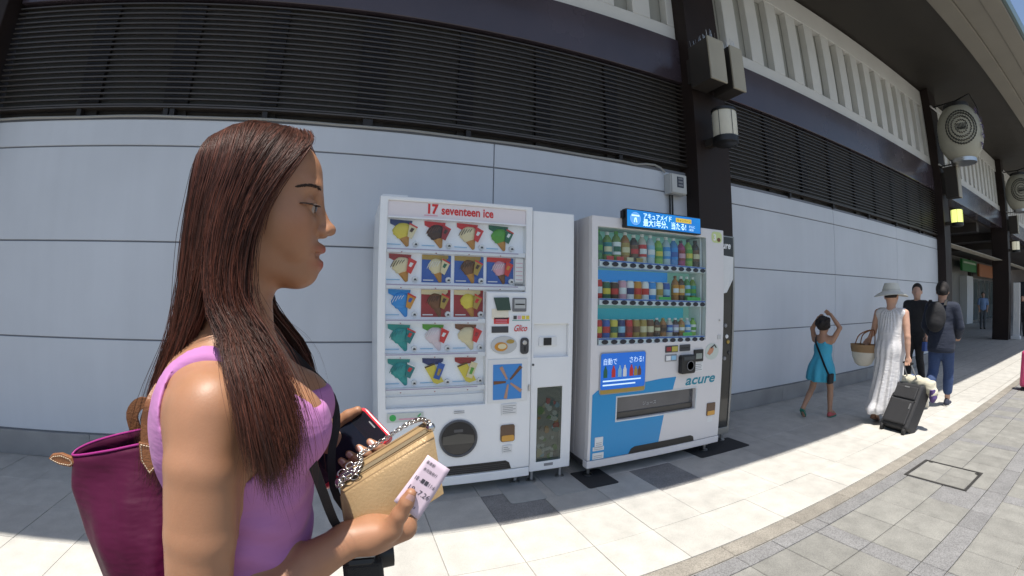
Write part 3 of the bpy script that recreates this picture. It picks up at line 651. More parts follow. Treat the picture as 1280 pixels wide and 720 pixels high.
# lower door
gs_ = plate('recycling_sticker', .203, .432, .548, .606, C('sticker_grey', .56,.60,.56)); MB().prism(ellipse(.238,.577,.021,.021,18), cy-.002, cy-.0005).build('green_mark', C('mark_green', .05,.42,.10), gs_)
plate('sticker_line', .275, .40, .562, .572, M_pnk, y=cy-.0015, t=.001); MB().tube([(.395,cy-.002,.578),(.415,cy-.002,.598)], .004, 5).build('leaf_mark', C('mark_green', .05,.42,.10), gs_)
for k in range(2): plate('notice_line', .63, .70, .595-.012*k, .5985-.012*k, M_grey, t=.002)
nt = plate('notice_sheet', .955, 1.065, .548, .622, M_whitep)
for k in range(5): plate('notice_line', .962, 1.055-(k % 2)*.02, .560+.012*k, .5635+.012*k, M_grey, par=nt, y=cy-.0015, t=.001)
ha = MB().lathe((.660, FY-.004, .412), [(.128,.004),(.128,-.008),(.119,-.012),(.113,-.006),(.113,.0)], 40, 'Y').build('hatch_ring', C('ring_grey', .10,.10,.105,.35), ice, smooth=True)
MB().lathe((.660, FY-.006, .412), [(0,.0005),(.113,.0005),(.113,.003)], 40, 'Y').build('hatch_flap', C('hatch_smoked', .022,.022,.024,.08), ha)
MB().prism([(.552,.375),(.768,.375),(.762,.43),(.66,.445),(.558,.43)], FY-.0085, FY-.0068).build('hatch_inner_shelf', C('hatch_inner', .085,.08,.07,.3), ha)
MB().prism(rrect(.63,.69,.455,.475,.004), FY-.0085, FY-.0068).build('hatch_handle', C('hatch_handle', .08,.08,.085,.3), ha)
rt = MB().prism(rrect(.950,1.052,.358,.478,.016), FY-.010, FY-.001).build('coin_return', C('return_brown', .13,.075,.045,.25), ice, bevel=.003)
MB().prism(rrect(.956,1.046,.364,.405,.012), FY-.014, FY-.0105).build('return_flap', C('return_orange', .66,.34,.06,.35), rt)
rl = plate('return_label', .965, 1.035, .280, .332, M_whitep)
for k in range(3): plate('label_line', .972, 1.025-.01*k, .29+.013*k, .294+.013*k, M_grey, par=rl, y=cy-.0015, t=.001)
vg = MB().prism([(.36,.160),(1.03,.160),(1.015,.205),(.99,.222),(.40,.222),(.375,.20)], FY-.004, FY-.0005).build('vent', M_black, ice)
for k in range(3): MB().box(.40, 1.0, FY-.0065, FY-.0045, .172+.014*k, .177+.014*k).build('vent_slat', M_dkgrey, vg)
MB().prism(rrect(1.148,1.160,.700,.745,.004), FY-.010, FY-.001).build('door_lock', M_steel, ice)
def feet(t, xs_, ys_, z=.09):
    for x in xs_:
        for y in ys_:
            ft = MB().lathe((x, y, .0055), [(.034,0),(.034,.008),(.014,.016),(.014,z)], 14).build('foot', M_steel, t, smooth=True)
feet(ice, (.20, 1.10), (2.80, 3.38))
# litter cabinet joined to the ice cream machine's side
cab = thing('wrapper_bin_cabinet', 'slim white wrapper bin with a window strip between the two vending machines', 'bin', (1.34, 3.05, 0))
CYF = 2.72
MB().box(1.180, 1.494, CYF+.03, 3.40, .12, 1.935).build('cabinet', M_vm, cab, bevel=.006)
holed(1.176, 1.498, .10, 1.938, [(1.192,1.462,.925,1.155), (1.228,1.42,.168,.712)], CYF, CYF+.029).build('front_panel', M_vm, cab, bevel=.005)
MB().add([(1.192,CYF+.028,.925),(1.462,CYF+.028,.925),(1.462,CYF+.028,1.155),(1.192,CYF+.028,1.155)], [(0,1,2,3)]).build('recess_back', M_vm, cab)
sp = MB().prism(rrect(1.24,1.38,1.00,1.065,.008), CYF+.018, CYF+.0275).build('slot_plate', M_whitep, cab, bevel=.002); MB().prism(rrect(1.275,1.335,1.006,1.058,.004), CYF+.0145, CYF+.0178).build('slot_flap', M_black, sp)
MB().box(1.236, 1.412, CYF+.02, CYF+.0285, .175, .705).build('bin_inside', C('bin_inside', .30,.32,.30), cab)
br_ = random.Random(4)
for k in range(46):
    x, z = br_.uniform(1.245,1.40), .19 + .42*br_.random()**1.3; r_ = br_.uniform(.012,.03); mk = br_.choice(['white','white','ltblue','org','green','cream','grey','red','dkteal'])
    pts = ellipse(x, z, r_, r_*br_.uniform(.6,1.3), 7); MB().prism([(min(max(a+br_.uniform(-.008,.008),1.237),1.411), max(b,.176)) for a, b in pts], CYF+.0065+.0002*k, CYF+.0188).build('wrapper', PAL[mk], cab)
MB().box(1.229, 1.419, CYF+.0015, CYF+.003, .169, .711).build('window_pane', clear_glass('bin_glass', (.62,.66,.64), .10), cab)
MB().box(1.29, 1.36, CYF-.003, CYF-.0005, .132, .152).build('name_plate', M_grey, cab); MB().lathe((1.19, CYF-.001, .876), [(0,-.003),(.008,-.003),(.008,.004)], 12, 'Y').build('lock', M_dkgrey, cab)
feet(cab, (1.22, 1.45), (2.78, 3.34), .115)

# ---------------------------------------------------------------- drinks machine
AY = 2.64; ax0, ax1 = 1.60, 2.94
M_ac = mat('drinks_machine_beige', (.70,.68,.68), .36, noise=(2,.02,6), coat=.08); M_acside = mat('drinks_machine_side', (.58,.56,.56), .5, noise=(2,.05,6))
ac = thing('drinks_vending_machine', 'beige and blue drinks vending machine with three shelves of bottles and cans', 'vending machine', (2.27, 3.0, 0))
MB().box(ax0, ax1, AY+.21, 3.46, .135, 1.93).build('cabinet', M_acside, ac, bevel=.008)
MB().box(ax0+.002, ax0+.028, AY+.052, AY+.208, .135, 1.93).build('side_panel', M_acside, ac); MB().box(ax1-.02, ax1-.002, AY+.052, AY+.208, .135, 1.93).build('side_panel', M_acside, ac)
MB().box(ax0+.03, ax1-.03, AY+.052, AY+.208, 1.86, 1.929).build('top_panel', M_acside, ac); MB().box(ax0+.03, ax1-.03, AY+.052, AY+.208, .135, .99).build('lower_cabinet', M_acside, ac)
GX0, GX1, GZ0, GZ1 = 1.652, 2.722, 1.004, 1.852
PX0, PX1, PZ0, PZ1 = 1.836, 2.632, .432, .608
holed(ax0, ax1, .150, 1.932, [(GX0,GX1,GZ0,GZ1), (PX0,PX1,PZ0,PZ1)], AY, AY+.05).build('door', M_ac, ac, bevel=.006)
MB().box(ax0-.004, ax1+.004, AY-.004, AY+.06, .09, .147).build('base_rail', M_ac, ac, bevel=.005); MB().box(ax0+.01, ax1-.01, AY+.061, 3.44, .09, .134).build('base_frame', M_dkgrey, ac)
MB().box(GX0+.001, GX1-.001, AY+.195, AY+.207, GZ0, GZ1).build('display_back', mat('display_back_green', (.16,.36,.32), .6, emit=(.16,.36,.32,.22)), ac)  # glow added to the back panel to brighten the drinks display
MB().box(GX1-.018, GX1-.001, AY+.052, AY+.19, GZ0, GZ1).build('display_side', M_vmin, ac)
MB().box(GX0+.02, 2.42, AY+.150, AY+.156, 1.410, 1.552).build('display_panel', mat('panel_blue', (.01,.24,.68), .4, emit=(.01,.24,.68,.2)), ac)
MB().box(GX0+.02, 2.60, AY+.150, AY+.156, 1.170, 1.262).build('display_panel', mat('panel_teal', (.005,.34,.46), .35, emit=(.005,.34,.46,.15)), ac)
M_lip = mat('selector_white', (.74,.76,.80), .4); M_lipblue = C('selector_blue', .05,.15,.50)
for zi, (zl, zr) in enumerate(((1.596,1.580), (1.318,1.302), (1.031,1.016))):
    d = (zr-zl)/(2.712-1.675)
    sh = MB().add([(1.668,AY+.006,zl-.026),(2.716,AY+.006,zr-.026),(2.716,AY+.006,zr+.022),(1.668,AY+.006,zl+.022),(1.668,AY+.19,zl-.026),(2.716,AY+.19,zr-.026),(2.716,AY+.19,zr+.012),(1.668,AY+.19,zl+.012)],
        [(0,1,2,3),(7,6,5,4),(0,4,5,1),(1,5,6,2),(2,6,7,3),(3,7,4,0)]).build('shelf', M_lip, ac)
    MB().add([(1.668,AY+.0045,zl+.010),(2.716,AY+.0045,zr+.010),(2.716,AY+.0045,zr+.020),(1.668,AY+.0045,zl+.020)], [(0,1,2,3)]).build('shelf_line', M_lipblue, sh)
    for k in range(13):
        x = 1.718 + k*(2.682-1.718)/12; z = zl + d*(x-1.675) - .007
        MB().prism(ellipse(x, z, .0285, .0165, 16), AY-.001, AY+.0055).build('select_button', C('button_black', .015,.017,.03,.25), sh, bevel=.002)
M_capw = C('cap_white', .78,.78,.78,.4)
_bott = {}
def liquid(nm, r, g, b): return mat('liquid_'+nm, (r,g,b), .12, coat=.5)
LQ = dict(tea=liquid('tea', .18,.28,.05), green=liquid('green', .06,.26,.08), dk=liquid('dark', .06,.03,.02), water=liquid('water', .45,.58,.66), amber=liquid('amber', .42,.16,.03), blue=liquid('blue', .08,.28,.62), mag=liquid('magenta', .42,.03,.17), lime=liquid('lime', .28,.50,.08), milk=liquid('milk', .62,.56,.48), red=liquid('red', .50,.04,.03))
def bottle(x, z, h, r, liq, lab, cap, lab2=None):
    y = AY+.092
    b = MB().lathe((x, y, z), [(r*.9,0),(r,.008),(r,.35*h),(r*.94,.38*h),(r,.42*h),(r,.68*h),(r*.75,.80*h),(r*.40,.87*h),(r*.38,.90*h)], 14).build('display_bottle', LQ[liq], ac, smooth=True)
    MB().lathe((x, y, z+.90*h), [(r*.44,0),(r*.44,.09*h),(r*.36,.1*h)], 12).build('cap', PAL.get(cap, M_capw), b, smooth=True)
    MB().lathe((x, y, z+.24*h), [(r*1.03,0),(r*1.03,.40*h)], 14).build('label', PAL[lab], b, smooth=True)
    if lab2: MB().lathe((x, y, z+.33*h), [(r*1.05,0),(r*1.05,.17*h)], 14, a0=math.pi*1.15, a1=math.pi*1.75).build('label_mark', PAL[lab2], b, smooth=True)
def can(x, z, h, r, body, mark, rim=True):
    y = AY+.085
    b = MB().lathe((x, y, z), [(r*.85,0),(r,.010),(r,h*.9),(r*.82,h)], 14).build('display_can', PAL[body], ac, smooth=True)
    MB().lathe((x, y, z+.3*h), [(r*1.02,0),(r*1.02,.34*h)], 14, a0=math.pi*1.1, a1=math.pi*1.8).build('can_mark', PAL[mark], b, smooth=True)
    MB().lathe((x, y, z+h), [(r*.83,0),(r*.83,.004),(r*.74,.002)], 14).build('rim', M_steel, b, smooth=True)
z1, z2, z3 = 1.612, 1.334, 1.046
zz = lambda zl, x: zl - (x-1.675)*.0155
for k, a in enumerate([('green','dkgreen','green','green'), ('tea','dkteal','white','cream'), ('tea','white','green','dkgreen'), ('amber','gold','white','cream'), ('dk','brown','white','red'), ('milk','red','white','white'), ('water','ltblue','white','white'), ('lime','green','white','yel'), ('water','sky','white','ltblue'), ('blue','sky','white','blue'), ('mag','dkred','dkgrey','pnk'), ('lime','green','dkgrey','yel'), ('dk','brown','choc','cream')]):
    x = 1.703 + k*.0815; bottle(x, zz(z1, x), .236 - (.014 if k % 3 == 1 else 0), .0375, *a)
for k, a in enumerate([('red','white'),('dkgreen','yel'),('choc','red'),('pnk','white'),('white','navy'),('org','red'),('white','red'),('sky','white'),('cream','gold'),('blue','ltblue')]):
    x = 1.70 + k*.072; can(x, zz(z2, x), .140 if k not in (1,2) else .125, .0345, *a)
for k, a in enumerate([('amber','org','brown','white'), ('dk','org','white','cream'), ('green','ltblue','white','green'), ('tea','teal','white','green')]):
    x = 2.452 + k*.066; bottle(x, zz(z2, x), .205, .0315, *a)
for k, a in enumerate([('red','yel'),('blue','red'),('yel','dkgreen'),('navy','ltblue'),('red','dkred'),('gold','brown'),('gold','cream'),('brown','cream')]):
    x = 1.705 + k*.069; can(x, zz(z3, x), .135, .0330, *a)
for k, a in enumerate([('dk','brown','white','cream'), ('amber','brown','gold','choc'), ('milk','blue','white','ltblue'), ('dk','lav','white','white'), ('amber','gold','cream','white'), ('water','sky','white','white'), ('lime','white','green','green')]):
    x = 2.262 + k*.066; bottle(x, zz(z3, x), .150, .0305, *a)
for k in range(4):
    x = 1.78 + k*.09; MB().box(x-.03, x+.03, AY+.04, AY+.046, zz(z1, x)+.001, zz(z1, x)+.04).build('price_tag', PAL[('red','red','cream','gold')[k]], ac)
for z, x0, x1 in ((1.338,2.54,2.69), (1.338,2.24,2.36), (1.05,2.5,2.6)): MB().box(x0, x1, AY+.035, AY+.04, z-.012, z+.016).build('price_tag', C('tag_green', .10,.55,.12), ac)
MB().box(GX0+.0005, GX1-.0005, AY+.0005, AY+.0025, GZ0+.001, GZ1-.001).build('window_pane', clear_glass('drinks_glass', (.92,.96,.96), .05), ac)
# blue printed wave on the lower door
M_wave = mat('wave_blue', (.01,.27,.58), .35, noise=(3,.02), coat=.1)
wv = MB().prism([(1.622,.610),(1.622,.645),(1.665,.676),(2.092,.676),(2.092,.704),(2.25,.717),(2.405,.719),(2.372,.610)], AY-.002, AY-.0003).build('blue_wave', M_wave, ac)
MB().box(1.622, PX0-.002, AY-.002, AY-.0003, PZ0, .6099).build('blue_wave', M_wave, ac)
MB().prism([(1.622,PZ0-.0001),(2.296,PZ0-.0001),(2.25,.182),(2.02,.158),(1.98,.152),(1.622,.152)], AY-.002, AY-.0003).build('blue_wave', M_wave, ac)
# delivery port
pt = MB().box(PX0+.001, PX1-.001, AY+.035, AY+.049, PZ0+.001, PZ1-.001).build('delivery_flap', mat('flap_smoked', (.16,.16,.17), .18, metal=.5, noise=(3,.2)), ac)
MB().box(PX0+.01, PX1-.01, AY+.026, AY+.0345, PZ0+.004, PZ0+.05).build('flap_lip', C('flap_dark', .06,.055,.05,.3), pt)
for a in ((PX0-.010,PX1+.010,PZ1,PZ1+.010),(PX0-.010,PX1+.010,PZ0-.010,PZ0),(PX0-.010,PX0,PZ0,PZ1),(PX1,PX1+.010,PZ0,PZ1)): MB().box(a[0], a[1], AY-.0045, AY-.0022, a[2], a[3]).build('port_trim', C('trim_pale', .62,.66,.68,.4), pt)
lettering('ジュース', .035, (2.10, AY+.0335, .515), m=C('etched', .42,.43,.44), parent=pt)
# screen
scr = MB().prism(rrect(1.674,2.088,.640,.948,.022), AY-.008, AY-.0025).build('screen_frame', C('screen_frame', .35,.36,.37,.35), ac, bevel=.003)
MB().prism(rrect(1.682,2.080,.678,.942,.016), AY-.0105, AY-.0082).build('screen', mat('lit_screen', (.01,.10,.40), .15, emit=(.008,.12,.55,.38)), scr)
MB().prism(rrect(1.682,2.080,.647,.676,.008), AY-.0105, AY-.0082).build('gold_strip', M_gold, scr)
M_lit = mat('lit_white', (.6,.7,.8), .3, emit=(.5,.7,.9,.5))
lettering('自動で', .052, (1.697, AY-.0112, .862), m=M_lit, parent=scr, width=.115); lettering('さわる!', .052, (1.925, AY-.0112, .868), m=M_lit, parent=scr, width=.13)
for k, (x, cc) in enumerate(((1.72,'dkgreen'),(1.79,'red'),(1.845,'ltblue'),(1.89,'white'),(1.95,'red'),(1.99,'gold'),(2.025,'brown'))):
    hh = .085 if k not in (5,6) else .07
    MB().prism([(x-.016,.765),(x+.016,.765),(x+.016,.765+hh*.6),(x+.006,.765+hh*.85),(x+.006,.765+hh),(x-.006,.765+hh),(x-.006,.765+hh*.85),(x-.016,.765+hh*.6)], AY-.0125, AY-.0108).build('pictured_bottle', PAL[cc], scr)
for k in range(2): MB().box(1.70, 2.04-.05*k, AY-.0115, AY-.0108, .735-.03*k, .745-.03*k).build('screen_line', M_lit, scr)
# payment fittings
def ap(name, x0, x1, z0, z1, m, par=ac, t=.006, r=.005, y=None, bevel=.0015):
    y = AY if y is None else y
    return MB().prism(rrect(x0, x1, z0, z1, r), y-t, y-.0004).build(name, m, par, bevel=bevel)
o = ap('price_display', 2.280, 2.412, .918, .972, M_dkgrey); MB().box(2.345, 2.405, AY-.0085, AY-.0062, .925, .965).build('lit_digits', C('digits', .50,.42,.08), o); MB().box(2.29, 2.335, AY-.0085, AY-.0062, .93, .962).build('mark', M_dkred, o)
o = ap('bill_slot', 2.430, 2.545, .922, .974, M_dkgrey); MB().box(2.442, 2.53, AY-.0085, AY-.0062, .944, .952).build('slit', M_black, o)
o = ap('sticker', 2.280, 2.400, .848, .902, M_grey); MB().box(2.288, 2.335, AY-.0085, AY-.0062, .856, .892).build('sticker_half', M_white, o); MB().box(2.342, 2.392, AY-.0085, AY-.0062, .858, .892).build('sticker_half', M_ltblue, o)
rd = MB().prism(rrect(2.422,2.575,.742,.892,.016), AY-.045, AY-.0004).build('card_reader', M_black, ac, bevel=.006)
MB().lathe((2.515, AY-.046, .806), [(.040,0),(.040,-.003),(.034,-.003),(.034,0)], 24, 'Y').build('reader_ring', C('ring_mid', .18,.18,.19,.3), rd, smooth=True); MB().prism(rrect(2.44,2.56,.852,.882,.005), AY-.048, AY-.0455).build('reader_display', C('reader_screen', .04,.05,.06,.1), rd)
o = ap('keypad', 2.588, 2.692, .828, .926, M_black, t=.012); MB().box(2.605, 2.675, AY-.0145, AY-.0122, .85, .895).build('keypad_display', C('lcd', .28,.31,.28,.3), o)
ap('paper_label', 2.598, 2.700, .742, .822, M_whitep, t=.002, bevel=0)
for k in range(4): MB().box(2.606, 2.69-.01*(k%2), AY-.0035, AY-.0022, .754+.015*k, .758+.015*k).build('label_line', M_grey, ac)
hs = MB().prism(ellipse(2.803,.90,.082,.070,24), AY-.002, AY-.0004).build('hand_sticker', C('sticker_pale', .55,.60,.55), ac)
MB().prism([(2.745,.885),(2.775,.93),(2.80,.945),(2.825,.92),(2.81,.89),(2.775,.87)], AY-.0035, AY-.0022).build('hand_picture', C('hand_orange', .55,.25,.14), hs); MB().tube([(2.79,AY-.004,.93),(2.83,AY-.004,.955),(2.85,AY-.004,.93)], .006, 5).build('coin_line', M_dkgrey, hs)
lettering('acure', .115, (2.505, AY-.0015, .640), m=C('logo_teal', .01,.24,.33), parent=ac, shear=.25, width=.345, bold=.0025)
rt = MB().prism(rrect(2.772,2.872,.348,.458,.008), AY-.008, AY-.0004).build('coin_return', C('return_brown', .13,.075,.045,.25), ac, bevel=.002); MB().prism(rrect(2.778,2.866,.352,.388,.008), AY-.011, AY-.0082).build('return_flap', C('return_orange', .66,.34,.06,.35), rt); ap('return_label', 2.79, 2.85, .29, .335, M_whitep, t=.002, bevel=0)
for (x0, x1, z0, z1) in ((1.655,1.725,.255,.325), (1.640,1.735,.222,.252), (1.640,1.735,.145+.012,.205)):
    o = ap('paper_sticker', x0, x1, z0, z1, M_whitep, t=.004, y=AY-.002, bevel=0, r=.003)
    for k in range(2): MB().box(x0+.01, x1-.012, AY-.0075, AY-.0062, z0+.01+.014*k, z0+.013+.014*k).build('label_line', M_grey, o)
o = ap('round_sticker', 2.788, 2.915, 1.818, 1.912, C('sticker_lime', .58,.66,.30), t=.002, r=.035, bevel=0); lettering('3', .075, (2.808, AY-.0025, 1.838), m=M_white, parent=o, bold=.003); MB().prism(ellipse(2.875,1.845,.022,.018,12), AY-.0035, AY-.0022).build('sticker_mark', M_brown, o)
MB().prism([(1.962,.152),(2.642,.152),(2.63,.192),(2.60,.205),(2.02,.205),(1.985,.19)], AY-.0045, AY-.0022).build('vent', M_black, ac)
MB().box(2.865, 2.905, AY-.006, AY-.0004, 1.00, 1.035).build('key_plate', C('plate_grey', .52,.53,.53,.3), ac); MB().lathe((2.885, AY-.004, 1.16), [(0,-.004),(.008,-.004),(.008,.003)], 10, 'Y').build('lock', M_steel, ac)
MB().box(ax0-.02, ax0-.0005, 3.05, 3.2, 1.42, 1.55).build('side_handle', C('handle_teal', .01,.22,.24), ac)
feet(ac, (1.66, 2.86), (2.72, 3.38))
# lit advertising strip on top of the drinks machine
led = thing('advert_sign', 'blue lit advertising strip with white Japanese lettering on top of the drinks machine', 'sign', (2.23, 2.63, 1.86))
L = lambda x: (x-1.858)*-.002
MB().box(1.856, 2.612, AY-.052, AY-.0006, 1.860, 1.998).build('case', M_black, led, bevel=.004)
MB().box(1.842, 1.8555, AY-.03, AY-.0006, 1.93, 1.985).build('end_cap', M_black, led)
def glow(name, c1, c2, s):
    m = mat(name, c1, .2, emit=(*c1, s)); N = m.node_tree.nodes; Lk = m.node_tree.links; b = N['Principled BSDF']; g = N.new('ShaderNodeNewGeometry'); nz = N.new('ShaderNodeTexNoise'); nz.inputs['Scale'].default_value = 3.5
    mx = N.new('ShaderNodeMix'); mx.data_type = 'RGBA'; mx.inputs['A'].default_value = (*c1,1); mx.inputs['B'].default_value = (*c2,1); Lk.new(g.outputs['Position'], nz.inputs['Vector']); Lk.new(nz.outputs['Fac'], mx.inputs['Factor']); Lk.new(mx.outputs['Result'], b.inputs['Emission Color']); Lk.new(mx.outputs['Result'], b.inputs['Base Color']); return m
MB().box(1.866, 2.602, AY-.055, AY-.0525, 1.868, 1.990).build('lit_face', glow('led_blue', (.004,.05,.30), (.005,.25,.60), .62), led)
M_ledw = mat('led_white', (.6,.8,.9), .3, emit=(.55,.85,1.0,.75)); ly = AY-.0565
lettering('アキュアメイド', .050, (2.010, ly, 1.937), m=M_ledw, parent=led, width=.275, bold=.0006); lettering('最大1年分、当たる!', .060, (2.010, ly, 1.883), m=M_ledw, parent=led, width=.43, bold=.0008)
MB().box(2.335, 2.50, ly-.001, AY-.0552, 1.938, 1.972).build('gold_label', mat('led_gold', (.5,.36,.05), .3, emit=(.6,.42,.05,.5)), led)
lettering('キャンペーン', .026, (2.343, ly-.0015, 1.945), m=M_choc, parent=led, width=.148)
lettering('さらに', .024, (2.470, ly, 1.905), m=M_ledw, parent=led); lettering('1年分', .022, (2.470, ly, 1.880), m=M_ledw, parent=led)
MB().lathe((1.94, ly+.001, 1.928), [(.048,0),(.048,-.001),(.043,-.001),(.043,0)], 28, 'Y').build('emblem_ring', mat('led_pale', (.2,.4,.7), .3, emit=(.15,.35,.7,.5)), led); MB().prism([(1.905,1.945),(1.975,1.945),(1.975,1.955),(1.905,1.955)], ly-.001, ly).build('emblem_bar', M_ledw, led)
MB().prism([(1.925,1.90),(1.932,1.935),(1.948,1.935),(1.955,1.90),(1.946,1.90),(1.944,1.922),(1.936,1.922),(1.934,1.90)], ly-.001, ly).build('emblem_figure', M_ledw, led)
# black recycling bin behind the drinks machine
rb = thing('recycling_bin', 'tall black glass-fronted recycling bin half hidden by the right side of the drinks machine', 'bin', (3.1, 3.1, 0))
MB().box(2.965, 3.235, 2.805, 3.34, .085, 1.915).build('cabinet', M_black, rb, bevel=.006)
holed(2.962, 3.242, .085, 1.918, [(2.985,3.218,.15,1.60)], 2.78, 2.804).build('front_frame', mat('bin_frame_grey', (.30,.30,.29), .4, metal=.6), rb, bevel=.004)
MB().box(2.985, 3.219, 2.776, 2.7795, 1.62, 1.905).build('header', C('header_black', .02,.02,.022,.25), rb); lettering('acure', .085, (2.998, 2.7745, 1.80), m=M_white, parent=rb, width=.185, bold=.003, shear=.2)
MB().box(2.986, 3.217, 2.790, 2.7935, .151, 1.599).build('window_pane', mat('bin_window', (.035,.035,.033), .06, noise=(2.5,.5,6)), rb)
for k in range(14):
    x, z = 3.13+.02*(k % 4), .9+.05*(k//2) - .1; MB().lathe((x, 2.783, z), [(0,-.003),(.017,-.002),(.02,.006)], 9, 'Y').build('seen_bottle', (M_grey, M_white, M_gold, M_dkgrey)[k % 4], rb) if k % 3 == 0 else None
paper = thing('taped_paper', 'white sheet of paper taped to the black recycling bin', 'paper', (3.15, 2.77, 1.4)); MB().add([(3.07,2.771,1.735),(3.205,2.762,1.725),(3.185,2.752,1.52),(3.12,2.768,1.40),(3.07,2.772,1.39)], [(0,1,2,3,4)]).build('sheet', M_whitep, paper, recalc=False)
feet(rb, (2.99, 3.21), (2.84, 3.28), .085)
# plates under the machine feet
def floor_plate(label, x0, x1, y0, y1, m, nm='floor_plate'):
    t = MB().prism(rrect(x0, x1, 0, y1-y0, .02), 0, .004); t.v = [(v[0], y0+v[2], .0005 + v[1]) for v in t.v]; tag(t.build(nm, m), label, 'floor plate', 'plates under the machine feet')
M_plate = mat('plate_pale', (.40,.40,.38), .5, noise=(12,.12,6)); M_mat = mat('mat_black', (.035,.035,.036), .8, bump=(200,.3))
floor_plate('pale metal plate under the right foot of the ice cream machine', .955, 1.215, 2.48, 2.93, M_plate); floor_plate('pale metal plate under the wrapper bin, right of the other pale plate', 1.285, 1.535, 2.49, 2.93, M_plate)
floor_plate('black mat under the left foot of the drinks machine', 1.545, 1.80, 2.50, 2.80, M_mat, 'foot_mat'); floor_plate('black mat under the right foot of the drinks machine', 2.70, 3.33, 2.58, 2.86, M_mat, 'foot_mat')
